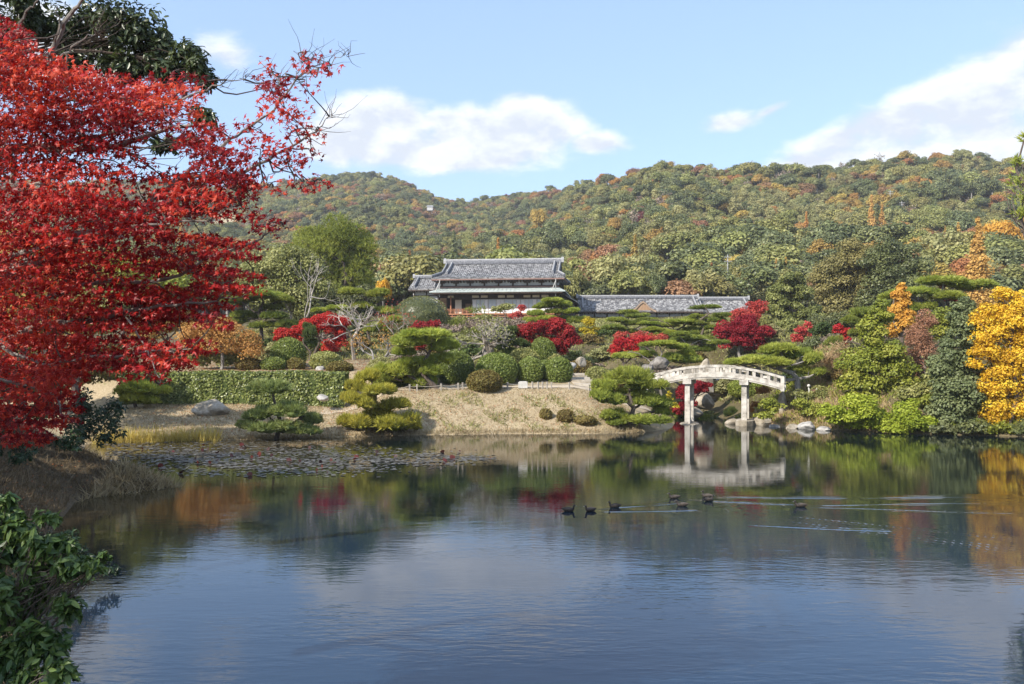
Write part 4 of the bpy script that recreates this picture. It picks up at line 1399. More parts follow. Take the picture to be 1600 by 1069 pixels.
hedge()
dome('round green bush behind the left end of the hedge', 182, 66, 62, 46, 'box_green', seed=31)
dome('big round bright green bush left of the scarlet maple', 451, 72, 52, 46, 'box_green', seed=32)
for px, d, w, h, m, lab in [
    (391, 69.5, 42, 17, 'azalea_brown', 'low brownish dome at the left end of the row above the hedge'),
    (427, 69.3, 38, 18, 'box_green', 'low green dome above the hedge, under the big round bush'),
    (462, 69.6, 28, 17, 'azalea_brown', 'small brown dome above the hedge right of the low green dome'),
    (509, 70.2, 48, 26, 'olive_leaf', 'flat-topped olive bush above the right part of the hedge'),
    (531, 68.2, 40, 14, 'azalea_brown', 'very low brown dome at the right end of the hedge'),
    (757, 63.4, 52, 30, 'azalea_brown', 'rounded brown bush in front of the path fence'),
    (641, 66.3, 84, 40, 'box_green', 'wide green bush behind the fence, under the leaning pine'),
    (596, 66.5, 44, 36, 'pale_green', 'loose light green bush left of the leaning pine'),
    (712, 68.0, 56, 48, 'box_green', 'round bush with a pine shadow on it, right of the leaning pine'),
    (776, 67.6, 66, 46, 'box_green', 'largest clipped dome in the middle of the path row'),
    (828, 68.2, 42, 36, 'box_green', 'medium clipped dome right of the largest dome'),
    (851, 69.2, 30, 26, 'box_green', 'small clipped dome between two rounder ones by the steps'),
    (873, 68.4, 42, 36, 'box_green', 'clipped dome nearest the stone steps'),
    (868, 71.5, 28, 24, 'olive_leaf', 'small dome behind the one nearest the steps'),
    (818, 73.0, 50, 28, 'olive_leaf', 'olive dome behind the medium dome'),
    (848, 75.5, 40, 40, 'box_green', 'dark dome under the crimson maple by the steps'),
    (658, 104, 88, 58, 'evergreen_dark', 'large dark round bush left of the mansion veranda'),
    (1037, 97, 28, 16, 'pine_bright', 'small bright hemispherical bush in front of the long wing'),
    (905, 76, 44, 22, 'azalea_brown', 'brown bush behind the upper steps'),
    (935, 71.5, 44, 30, 'olive_leaf', 'olive bush right of the stone steps'),
    (950, 69.5, 40, 26, 'azalea_brown', 'reddish brown bush between the steps and the big pine'),
    (965, 75, 46, 22, 'azalea_brown', 'brown bush under the scarlet maple left of the bridge'),
    (884, 58.9, 26, 17, 'azalea_brown', 'small brown tuft high on the straw bank'),
    (853, 59.3, 18, 14, 'azalea_brown', 'smallest dry tuft on the straw bank, left of the brown tuft'),
    (914, 58.6, 34, 12, 'azalea_brown', 'low dry tuft on the straw bank nearest the big pine'),
    (1075, 74.0, 70, 20, 'pine_green', 'low green bush along the top of the bridge'),
    (1300, 70, 60, 34, 'olive_leaf', 'olive bush behind the sign board'),
    (1168, 74.5, 60, 26, 'pine_green', 'wide green bush behind the right half of the bridge'),
]:
    dome(lab, px, d, w, h, m, lump=.09 if m in ('azalea_brown', 'olive_leaf', 'pale_green') else .035, seed=int(px + d))
# -- left: orange shrub-tree and neighbours seen past the maple
leafy('orange_tree', 'small spreading tree with thin orange leaves above the hedge', 'tree', 345, 69, [(350, 530, 62, 28), (310, 535, 40, 24), (390, 540, 30, 24), (335, 512, 50, 16), (300, 520, 30, 18)],
      'apricot_leaf', .15, 'bark_grey', .95, spread=.7, sub=.5)
leafy('olive_shrub', 'yellowish olive bushy tree left of the orange tree', 'tree', 262, 75, [(255, 505, 60, 22), (290, 500, 40, 18), (225, 520, 40, 22)], 'ochre_leaf', .18, 'bark', 1.4)
leafy('dark_hedge_shrub', 'dark shrub under the orange tree at the hedge', 'bush', 365, 70.5, [(365, 562, 50, 14), (320, 560, 30, 14)], 'olive_leaf', .17, 'bark', 1.6, trunk=False)
for i, (px, d, es, m, lab) in enumerate([
    (40, 46, [(30, 400, 80, 60), (90, 430, 60, 50), (10, 470, 70, 50)], 'ochre_leaf', 'ochre tree behind the red maple at the left edge'),
    (120, 52, [(110, 500, 70, 55), (160, 480, 60, 50), (60, 530, 60, 50)], 'olive_leaf', 'olive green tree behind the lower red maple branches'),
    (200, 74, [(190, 430, 70, 50), (240, 450, 60, 40), (150, 450, 60, 50)], 'yellow_green', 'yellow-green tree behind the middle of the red maple'),
    (300, 88, [(290, 440, 60, 40), (335, 455, 50, 35), (250, 455, 50, 40)], 'evergreen_dark', 'dark evergreen behind the red maple, left of the loose olive tree'),
    (130, 60, [(120, 570, 60, 40), (170, 565, 40, 32), (80, 590, 50, 40)], 'azalea_brown', 'thin brownish shrub behind the drooping maple branches'),
    (-30, 30, [(-40, 520, 90, 90), (20, 590, 60, 60), (-80, 450, 90, 90)], 'evergreen_dark', 'dark evergreen shrub at the left edge under the maple')]):
    leafy('background_tree', lab, 'tree', px, d, es, m, .24, 'bark', 1.3, group='trees behind the red maple')
pine('old pruned pine with dark trunk above the orange tree', 408, 84,
     [(405, 462, 100, 16), (370, 470, 56, 16), (440, 468, 50, 16), (385, 492, 60, 16), (430, 494, 52, 16), (365, 503, 44, 14), (410, 508, 54, 14), (448, 506, 44, 16), (425, 480, 40, 14)],
     'pine_green', tr=.2, path=[(410, 525), (408, 505), (404, 488), (412, 472), (406, 462)])
leafy('loose_tree', 'loose olive tree with white bare limbs left of the round pine', 'tree', 455, 95,
      [(440, 415, 50, 32), (400, 430, 40, 30), (480, 420, 40, 34), (455, 455, 50, 34), (420, 465, 40, 30), (490, 465, 40, 40), (465, 398, 34, 18), (385, 455, 30, 24)], 'olive_leaf', .26, 'bark_white', 1.15, tr=.2, sub=.5)
bare_tree('bare white limbs rising through the loose olive tree', 462, 93.5, 398, 80, 'bark_white', depth=4, seed=5, tr=.13)
leafy('round_pine', 'tall round-crowned pine, the biggest tree left of the mansion', 'tree', 530, 112,
      [(530, 370, 50, 34), (500, 385, 46, 28), (560, 385, 30, 36), (535, 402, 56, 34), (485, 372, 30, 18), (562, 425, 30, 42), (530, 440, 46, 36), (500, 425, 36, 30), (570, 455, 22, 34), (545, 470, 50, 30), (480, 392, 30, 18)],
      'pine_green', .50, 'bark', 3.2, tuft=6, tr=.4, tint0=.62, sub=.46, kmul=1.2)
leafy('dark_evergreen', 'dark evergreen at the foot of the round pine', 'tree', 505, 106, [(500, 470, 40, 40), (470, 490, 40, 34), (540, 490, 40, 30), (560, 475, 36, 34)], 'evergreen_dark', .26, 'bark', 1.7)
pine('upright pruned pine with cushion pads behind the white bare tree', 580, 88,
     [(548, 456, 46, 15), (590, 458, 42, 16), (568, 478, 44, 14), (605, 485, 40, 16), (530, 482, 40, 12), (612, 500, 46, 14), (560, 500, 40, 14), (590, 512, 56, 18), (500, 486, 32, 12)],
     'pine_bright', tr=.16, path=[(580, 530), (572, 505), (584, 485), (572, 468), (570, 455)])
leafy('scarlet_maple', 'scarlet maple in three mounds right of the big round bush', 'tree', 490, 80,
      [(512, 507, 36, 20), (455, 522, 28, 15), (490, 512, 30, 16), (520, 540, 22, 17), (440, 530, 14, 10), (532, 522, 14, 20)], 'scarlet_leaf', .17, 'bark', 2.1, group='red garden maples')
pine('small dark pine ball in front of the scarlet maple', 482, 77, [(484, 520, 26, 24), (486, 536, 26, 20), (480, 510, 20, 14)], 'pine_dark', tr=.1)
bare_tree('white-barked leafless tree with spreading branches left of the mansion', 553, 77, 466, 96, 'bark_white', depth=5, seed=3, tr=.13)
bare_tree('low brown twiggy tree with a few orange leaves', 585, 71, 518, 92, 'bark_grey', 'apricot_leaf', 500, .15, depth=5, seed=7, tr=.09, stems=2)
bare_tree('leafless tree with pinkish twigs in front of the dark round bush', 628, 81, 476, 62, 'bark_pale', 'pink_red_leaf', 260, .13, depth=5, seed=9, tr=.09)
leafy('red_maple', 'small red maple between the leaning pine and the veranda', 'tree', 662, 86, [(660, 514, 26, 13), (678, 508, 16, 9), (645, 520, 14, 10)], 'red_leaf', .18, 'bark', 1.9, group='red garden maples')
leafy('red_maple', 'tiny red sapling showing between the pads of the leaning pine', 'tree', 655, 70, [(656, 542, 12, 8)], 'red_leaf', .15, 'bark', 1.6, group='red garden maples')
bare_tree('old gnarled tree with thick pale trunk and grey twigs below the veranda', 762, 73, 492, 120, 'bark_pale', 'olive_leaf', 700, .15, depth=6, seed=12, tr=.2, stems=2)
leafy('loose_shrub', 'loose green crown on the old gnarled tree', 'bush', 745, 74, [(745, 486, 22, 10), (715, 505, 20, 8), (770, 515, 24, 10), (735, 520, 26, 10)], 'pine_green', .24, 'bark_pale', .9, tuft=4, trunk=False, base_z=5.2)
pine('dark pine with drooping pads right of the old gnarled tree', 800, 76,
     [(795, 516, 44, 14), (785, 528, 50, 16), (810, 536, 44, 16), (800, 552, 56, 20), (785, 543, 34, 12), (822, 560, 40, 18)], 'pine_dark', tr=.12)
leafy('red_maple', 'broad crimson maple right of the old gnarled tree, below the pruned pine', 'tree', 846, 76.5,
      [(835, 512, 32, 16), (870, 516, 34, 20), (815, 526, 22, 12), (860, 536, 40, 15), (890, 532, 18, 16), (880, 545, 20, 11), (830, 535, 22, 8)], 'red_leaf', .16, 'bark', 2.0, group='red garden maples', tr=.13)
pine('stepped pine with cushion pads hiding the right end of the mansion', 868, 98,
     [(864, 470, 40, 11), (848, 478, 48, 11), (882, 476, 32, 12), (838, 489, 40, 12), (868, 487, 40, 11), (892, 486, 34, 11), (850, 498, 54, 11), (884, 498, 48, 12), (902, 500, 34, 14), (835, 500, 36, 10), (872, 508, 50, 10)],
     'pine_bright', tr=.16, path=[(872, 530), (862, 505), (868, 490), (860, 480), (863, 470)])
leafy('mixed_shrub', 'loose green shrub in front of the veranda panels', 'bush', 790, 112, [(790, 480, 18, 8), (775, 484, 12, 6)], 'olive_leaf', .2, 'bark', 1.6)
leafy('mixed_shrub', 'small pinkish shrub in front of the veranda panels', 'bush', 816, 111, [(816, 482, 9, 7), (806, 492, 14, 8)], 'pink_red_leaf', .18, 'bark', 1.3)
leafy('mixed_shrub', 'low grey-green shrub along the terrace under the veranda', 'bush', 720, 108, [(715, 500, 34, 8), (760, 498, 30, 8), (690, 508, 22, 8)], 'olive_leaf', .2, 'bark', 1.3)
leafy('mixed_shrub', 'grey twiggy shrub mass on the slope below the mansion', 'bush', 800, 100, [(800, 505, 40, 9), (770, 512, 40, 9), (700, 516, 40, 10), (740, 508, 40, 10)], 'bare_twig', .2, 'bark_pale', 1.0)
# -- centre right, in front of the long wing
def gold():
    r = leafy('golden_bush', 'rounded golden yellow pruned bush in tiers in front of the long wing', 'bush', 921, 95,
              [(921, 503, 14, 8), (913, 515, 12, 4), (930, 514, 10, 4), (922, 522, 18, 5)], 'gold_bush', .16, 'bark', 2.2, sub=.5)


gold()
pine('pruned pine with dark pads in front of the dormer', 984, 94,
     [(980, 488, 44, 9), (994, 494, 40, 9), (965, 500, 44, 10), (992, 505, 50, 10), (1010, 500, 40, 10), (960, 512, 40, 10), (985, 518, 36, 9)], 'pine_green', tr=.17, bark='bark_pale', path=[(984, 535), (983, 518), (976, 505), (984, 495), (980, 488)])
pine('wide low pine with bright flat pads in front of the long wing', 1040, 92,
     [(1035, 509, 50, 9), (1060, 503, 60, 9), (1020, 515, 50, 10), (1048, 520, 56, 10), (1012, 505, 40, 8), (1075, 500, 40, 10), (1030, 524, 60, 9), (1080, 515, 40, 12)], 'pine_bright', tr=.15)
pine('tall slanting pine with separated pads left of the tall red maple', 1098, 90,
     [(1102, 480, 56, 9), (1088, 494, 34, 9), (1118, 500, 44, 12), (1092, 506, 36, 10), (1108, 512, 40, 9), (1128, 492, 34, 9), (1082, 522, 44, 12), (1100, 528, 40, 9)], 'pine_green', tr=.17,
     path=[(1090, 548), (1094, 530), (1100, 512), (1092, 502), (1108, 490), (1102, 480)])
leafy('red_maple', 'tall red maple at the right end of the long wing, paler at the top', 'tree', 1160, 86,
      [(1150, 515, 42, 20), (1185, 520, 30, 18), (1125, 520, 22, 12), (1160, 535, 44, 16), (1195, 540, 18, 10), (1170, 505, 34, 14)], 'red_leaf', .18, 'bark_grey', 1.9, group='red garden maples', tr=.15)
leafy('red_maple', 'pale orange-red maple top behind the tall red maple', 'tree', 1176, 92, [(1180, 482, 20, 14), (1165, 495, 26, 14), (1188, 475, 10, 8), (1155, 490, 14, 10)], 'pink_red_leaf', .19, 'bark_grey', 1.7, group='red garden maples', tint0=.4)
leafy('red_maple', 'red maple with pinkish tips among the pines left of the bridge', 'tree', 975, 79, [(975, 540, 24, 14), (1000, 533, 24, 10), (985, 552, 22, 10), (960, 548, 12, 12)], 'scarlet_leaf', .17, 'bark', 1.7, group='red garden maples')
leafy('red_maple', 'small pinkish maple between two flat pines above the bridge', 'tree', 1025, 84, [(1025, 530, 28, 9), (1000, 525, 16, 9), (970, 525, 16, 8)], 'pink_red_leaf', .17, 'bark', 1.3, group='red garden maples')
pine('flat wide pine in front of the small pinkish maple', 1030, 77,
     [(1030, 537, 70, 12), (1000, 553, 64, 12), (1060, 542, 40, 12), (1045, 560, 44, 18), (1070, 553, 40, 14), (975, 556, 44, 12), (1078, 562, 40, 16)], 'pine_bright', tr=.14, bark='bark_pale')
pine('pine with twisted pale stems above the left end of the bridge', 1085, 80,
     [(1080, 530, 60, 12), (1062, 522, 40, 10), (1100, 545, 46, 12), (1075, 545, 40, 12), (1120, 535, 40, 10)], 'pine_green', tr=.12, bark='bark_pale', twist=1.2)
leafy('red_maple', 'red maple half hidden behind the left pillars, under the bridge', 'tree', 1082, 72, [(1082, 607, 26, 14), (1068, 615, 16, 14), (1100, 603, 18, 10), (1060, 640, 16, 9), (1075, 625, 16, 14)], 'red_leaf', .16, 'bark', 2.0, group='red garden maples')
leafy('yellow_sprig', 'small yellow-leaved sprig beside the left pillars', 'bush', 1050, 65, [(1046, 620, 6, 12), (1055, 634, 8, 6)], 'gold_bush', .13, 'bark', 1.0, trunk=False, base_z=.9)
leafy('orange_shrub', 'small orange shrub in the bank right of the right pillars', 'bush', 1182, 66.5, [(1180, 633, 12, 7), (1190, 610, 16, 7), (1172, 640, 8, 5)], 'apricot_leaf', .13, 'bark', 1.6, trunk=False)
pine('small dark pine low over the stream behind the right pillar', 1150, 72, [(1142, 645, 32, 20), (1158, 650, 26, 18)], 'pine_dark', tr=.08, base_z=.2)
pine('pine with a leaning grey trunk reaching over the right end of the bridge', 1246, 65.2,
     [(1215, 545, 70, 20), (1180, 562, 76, 18), (1240, 553, 66, 26), (1265, 562, 44, 24), (1210, 566, 70, 18), (1250, 578, 50, 18), (1150, 566, 44, 14), (1275, 582, 36, 16)],
     'pine_bright', bark='bark_grey', tr=.24, path=[(1247, 606), (1246, 592), (1238, 583), (1215, 576), (1225, 562), (1218, 548)])
# -- right bank
leafy('lime_shrub', 'drooping lime green shrub at the waterline, left one of the bank', 'bush', 1345, 58.8, [(1345, 640, 44, 26), (1320, 655, 30, 20), (1370, 655, 30, 22), (1300, 640, 24, 16), (1380, 660, 24, 18)], 'lime_leaf', .17, 'bark', 1.9, group='lime shrubs on the right bank', trunk=False, base_z=.1, up=.8)
leafy('lime_shrub', 'drooping lime green shrub at the waterline, right one next to the dark tall shrub', 'bush', 1425, 57.6, [(1425, 655, 34, 26), (1400, 665, 26, 16), (1445, 665, 20, 18), (1420, 640, 22, 18)], 'lime_leaf', .17, 'bark', 2.0, group='lime shrubs on the right bank', trunk=False, base_z=.1, up=.8)
leafy('bank_shrub', 'low patchy green shrub on the bank below the bridge end', 'bush', 1265, 62.3, [(1270, 640, 26, 18), (1290, 655, 24, 14), (1250, 630, 18, 12), (1205, 635, 22, 14), (1195, 648, 18, 10)], 'yellow_green', .15, 'bark', 1.3, trunk=False)
leafy('bank_shrub', 'dull olive shrub at the top of the right bank', 'bush', 1290, 64.5, [(1290, 618, 34, 16), (1255, 618, 26, 10), (1320, 620, 24, 18)], 'olive_leaf', .15, 'bark', 1.3, trunk=False)
leafy('big_shrub', 'big yellow-green broadleaf shrub in the middle of the right bank', 'tree', 1365, 62.5,
      [(1365, 520, 30, 34), (1345, 565, 36, 34), (1390, 560, 34, 36), (1360, 605, 44, 30), (1400, 610, 34, 30), (1375, 490, 22, 26), (1330, 600, 30, 28), (1375, 635, 40, 26), (1410, 580, 30, 30), (1350, 630, 40, 24)], 'yellow_green', .2, 'bark', 1.8, tint0=.45)
leafy('orange_tree', 'narrow orange-leaved tree standing above the big yellow-green shrub', 'tree', 1407, 72, [(1407, 468, 16, 22), (1412, 500, 20, 26), (1400, 490, 16, 22), (1395, 515, 14, 14), (1408, 450, 9, 10)], 'amber_leaf', .2, 'bark', 1.8, tint0=.75)
leafy('brown_shrub', 'tall thin brown half-bare shrub between the orange tree and the dark tall shrub', 'tree', 1437, 66, [(1437, 530, 24, 44), (1425, 570, 24, 34), (1450, 575, 18, 34), (1430, 610, 28, 30), (1445, 500, 16, 22), (1445, 640, 24, 26), (1460, 620, 20, 34)], 'rust_leaf', .13, 'bark_grey', .95, sub=.55)
leafy('dark_tall_shrub', 'dark green tall shrub at the waterline left of the golden tree', 'tree', 1500, 57.8,
      [(1500, 520, 32, 40), (1490, 560, 34, 40), (1515, 575, 30, 44), (1495, 615, 40, 38), (1520, 635, 30, 34), (1485, 645, 34, 28), (1510, 660, 40, 20), (1505, 480, 20, 22), (1475, 600, 26, 50), (1535, 600, 24, 60), (1540, 660, 26, 20)], 'evergreen_blue', .2, 'bark', 1.9, base_z=.2, trunk=False)
leafy('golden_tree', 'large golden-leaved tree at the right edge of the water', 'tree', 1575, 56.6,
      [(1560, 500, 40, 44), (1595, 500, 40, 50), (1540, 545, 28, 40), (1580, 560, 40, 46), (1550, 600, 36, 36), (1590, 620, 36, 40), (1560, 645, 30, 28), (1600, 660, 26, 24), (1535, 500, 22, 30), (1610, 560, 40, 60), (1570, 460, 22, 18), (1525, 570, 16, 12)],
      'gold_leaf', .15, 'bark', 1.15, sub=.36, kmul=4.0, up=.2, spread=.8, base_z=.4, tr=.22, seed=77)
leafy('red_sprig', 'red-leaved shrub at the foot of the golden tree', 'bush', 1540, 57.5, [(1537, 640, 12, 12), (1530, 655, 10, 8)], 'rust_leaf', .15, 'bark', 1.2, trunk=False, base_z=.4)
leafy('red_maple', 'small pale red maple behind the pine at the right bridge end', 'tree', 1255, 80, [(1252, 518, 18, 10), (1262, 508, 10, 8), (1245, 528, 14, 8)], 'pink_red_leaf', .17, 'bark', 1.5, group='red garden maples')
leafy('red_maple', 'low bright red maple left of the big yellow-green shrub', 'tree', 1322, 76, [(1325, 518, 26, 8), (1310, 512, 14, 7), (1318, 530, 12, 8)], 'scarlet_leaf', .17, 'bark', 1.7, group='red garden maples')
leafy('red_maple', 'red maple leaves between the pads of the flat-topped pine', 'tree', 1490, 83, [(1490, 467, 16, 8), (1475, 447, 12, 5), (1495, 445, 8, 5)], 'red_leaf', .18, 'bark', 1.5, group='red garden maples')
pine('rounded pine with thick pads left of the orange tree', 1345, 74, [(1350, 490, 56, 20), (1330, 500, 40, 16), (1365, 505, 40, 16), (1340, 520, 30, 16), (1300, 535, 36, 20)], 'pine_green', tr=.14)
pine('broad flat-topped pine above the dark tall shrub', 1480, 82,
     [(1470, 440, 84, 18), (1510, 447, 70, 18), (1440, 455, 60, 16), (1480, 462, 76, 16), (1535, 445, 60, 14), (1400, 460, 70, 16), (1425, 480, 56, 18), (1450, 478, 44, 16), (1420, 500, 44, 14)],
     'pine_bright', tr=.24, path=[(1478, 530), (1472, 505), (1480, 485), (1470, 465), (1474, 445)], bark='bark_grey')
leafy('evergreen_shrub', 'green shrub mass under the flat-topped pine', 'bush', 1465, 76, [(1465, 500, 34, 22), (1480, 515, 30, 24)], 'yellow_green', .2, 'bark', 1.6)
leafy('dry_shrub', 'tall dry straw-coloured bamboo thicket right of the bridge', 'bush', 1300, 66.5, [(1300, 575, 30, 34), (1285, 560, 20, 30), (1315, 560, 18, 40), (1290, 600, 30, 18)], 'dry_stalk', .34, 'bark', .95, trunk=False, tuft=4, sub=.5)
leafy('olive_conifer', 'large dark olive conical evergreen behind the tall red maple', 'tree', 1236, 104,
      [(1236, 435, 22, 14), (1225, 455, 34, 20), (1250, 460, 34, 22), (1215, 480, 30, 22), (1240, 490, 44, 24), (1270, 490, 24, 24), (1235, 515, 44, 20)], 'olive_leaf', .28, 'bark', 1.9, sub=.34, tint0=.35)
leafy('broadleaf_tree', 'big rounded green tree on the right, paler left half', 'tree', 1330, 122,
      [(1340, 400, 44, 30), (1310, 425, 40, 34), (1350, 440, 50, 36), (1300, 460, 40, 34), (1290, 440, 26, 24), (1320, 490, 44, 28)], 'evergreen_mid', .32, 'bark', 1.8)
leafy('broadleaf_tree', 'big dark green tree touching the right side of the rounded green one', 'tree', 1400, 118,
      [(1395, 395, 40, 26), (1420, 420, 36, 30), (1385, 430, 40, 30), (1410, 455, 40, 26), (1375, 470, 40, 26), (1365, 410, 26, 20)], 'evergreen_dark', .32, 'bark', 1.8)
leafy('dark_evergreen', 'dark evergreen row behind the middle of the right garden', 'tree', 1290, 92, [(1290, 505, 30, 20), (1315, 500, 26, 18), (1275, 525, 26, 14), (1230, 535, 40, 14)], 'evergreen_dark', .24, 'bark', 1.8)
for px, d, w, h, m, lab in [(1478, 56.6, 34, 18, 'evergreen_blue', 'dark low shrub hanging over the water under the dark tall shrub'), (1525, 55.9, 40, 20, 'evergreen_dark', 'dark low shrub at the waterline left of the golden tree foot'),
                            (1565, 55.6, 40, 16, 'yellow_green', 'greenish low shrub at the waterline under the golden tree'), (1605, 55.3, 40, 20, 'evergreen_dark', 'dark low shrub at the waterline at the right edge'),
                            (1650, 55.0, 50, 26, 'olive_leaf', 'olive low shrub at the waterline beyond the right edge'), (1400, 57.4, 30, 14, 'lime_leaf', 'small lime shrub between the two large lime ones')]:
    leafy('waterside_shrub', lab, 'bush', px, d, [(px, 676 - h * .5, w * .5, h * .6), (px - w * .4, 678 - h * .4, w * .4, h * .5), (px + w * .4, 678 - h * .4, w * .4, h * .5)], m, .17, 'bark', 1.7, trunk=False, base_z=.1)
# low shrubs that fill the garden slope
FILL = [(372, 76), (430, 78), (395, 84), (470, 90), (520, 92), (560, 84), (610, 88), (640, 76), (690, 80), (560, 98), (440, 100), (480, 84), (600, 98), (640, 94), (690, 92), (720, 88), (725, 78), (760, 92), (790, 86), (820, 92),
        (775, 80), (910, 84), (920, 90), (900, 92), (930, 80), (890, 80), (945, 88), (950, 98), (910, 102), (880, 104), (1000, 88), (1055, 98), (1020, 100), (1075, 88), (1120, 98), (1050, 86), (1125, 80), (1150, 98), (1195, 96),
        (1100, 74), (1140, 79), (1210, 80), (1230, 90), (1205, 88), (1285, 84), (1270, 76), (1300, 79), (1345, 84), (1330, 92), (1380, 80), (1400, 88), (1430, 84), (1450, 92), (1530, 76), (1560, 84), (1500, 92), (1590, 74), (1040, 73), (985, 72), (945, 75),
        (1350, 68), (1400, 66), (1470, 64), (1530, 63), (1320, 66), (1450, 60), (1560, 62), (1600, 60), (1545, 58.5), (1475, 59), (1590, 66), (1640, 58), (1235, 70)]
LAND = [(420, 'behind the orange tree'), (540, 'behind the scarlet maple'), (620, 'by the white leafless tree'), (700, 'behind the leaning pine'), (800, 'below the mansion veranda'), (900, 'around the crimson maple'), (960, 'right of the stone steps'),
        (1050, 'below the dormer of the long wing'), (1140, 'behind the bridge'), (1240, 'around the tall red maple'), (1340, 'behind the dry bamboo thicket'), (1430, 'behind the big yellow-green shrub'), (1520, 'around the dark tall shrub'), (1700, 'under the golden tree')]
LOOK = [('olive_leaf', 'dull olive'), ('azalea_brown', 'brownish'), ('pine_dark', 'dark green'), ('evergreen_mid', 'mid green'), ('bare_twig', 'grey twiggy'), ('pale_green', 'pale green'), ('olive_leaf', 'loose olive'), ('evergreen_dark', 'deep green')]
_used = {}
for i, (px, d) in enumerate(FILL):
    m, look = LOOK[(i * 5 + i // 7) % 8]
    if px > 1300 and d < 70 and m in ('bare_twig', 'pine_dark'):
        m, look = 'yellow_green', 'yellowish green'
    rs_ = np.random.RandomState(300 + i)
    k = F / d
    g0 = YH - (gz((px - 800) / k, d) - EYE) * k
    w, h = rs_.uniform(1.5, 2.7) * k, rs_.uniform(.9, 1.6) * k
    land = [t for lim, t in LAND if px < lim][0]
    key = (look, land); _used[key] = _used.get(key, 0) + 1
    lab = '%s low shrub %s' % (look, land) + ['', ', the one further back', ', the smallest of them', ', beside the smallest one'][min(3, _used[key] - 1)]
    leafy('slope_shrub', lab, 'bush', px, d, [(px, g0 - h * .5, w * .62, h * .52), (px - w * .5, g0 - h * .35, w * .45, h * .4), (px + w * .5, g0 - h * .4, w * .45, h * .45), (px + w * .1, g0 - h * .8, w * .4, h * .3)],
          m, .19, 'bark', 1.5 if m != 'bare_twig' else .9, group='low shrubs on the garden slope', trunk=False, seed=300 + i)
# right edge: tall pine, mostly out of the frame
leafy('edge_pine', 'tall pine at the right edge, only the tips of its branches in view', 'tree', 1680, 62,
      [(1595, 255, 22, 14), (1592, 285, 26, 16), (1600, 312, 28, 14), (1598, 335, 18, 8), (1650, 240, 50, 30), (1660, 300, 50, 34), (1640, 360, 40, 24), (1690, 200, 50, 40), (1602, 215, 8, 12), (1720, 280, 60, 60)], 'pine_bright', .5, 'bark', 1.1, tuft=5, tr=.4, base_z=1.5)
def wood_tree(lab, x, y, zc_, R, es, seed):
    rs = np.random.RandomState(seed)
    z = gz(x, y)
    r = thing('wood_tree', lab, 'tree', (x, y, z), 0, 'wood beyond the left edge')
    g = Geo(); tg = Geo()
    tg.tube([(0, 0, -.3), (.1, .1, (zc_ - z) * .5), (0, 0, zc_ - z)], [.25, .2, .12], 8)
    for dx, dz, rx, rz in es:
        c = np.array([dx * R, rs.normal() * .4 * R, zc_ - z + dz * R])
        clump_leaves(g, c, (rx * R, rx * R, rz * R), 420, .55, rs, sub=.4)
        limb(tg, (0, 0, (zc_ - z) * .5), c, .1, .03, rs)
    link('trunk', tg.mesh('trunk', MATS['bark']), r)
    link('crown', g.mesh('crown', MATS['evergreen_dark']), r)


# out of frame to the left: the wood that shades the left bank and the end of the hedge; the small tree is added to shade the maple
for i, (x, y, zc_, R, lab) in enumerate([(-34, 54, 8.5, 4.5, 'dark tree in the wood beyond the left edge, behind the maple'), (-19.5, 13.5, 9, 3.8, 'dense dark tree beyond the left edge, nearest the camera'),
                                         (-21, 20.5, 8.5, 4.0, 'dark tree beyond the left edge, second from the camera'), (-22, 27.5, 8, 4.0, 'dark tree beyond the left edge on the shaded bank'),
                                         (-25, 35.5, 7.5, 4.0, 'dark tree beyond the left edge, behind the shaded bank'),
                                         (-9.2, 4.6, 7.4, 1.9, 'small dark tree added out of view at the left to shade the lower maple'), (-9.5, -1.2, 7.6, 2.9, 'dark tree on the bank left of and behind the viewer')]):
    k = 60.0; e = Vector((x, y, zc_))
    es = [(0, .4, .8, .55), (-.5, -.1, .6, .6), (.45, -.2, .6, .6), (0, -.6, .8, .5)]
    wood_tree(lab, x, y, zc_, R, es, 40 + i)

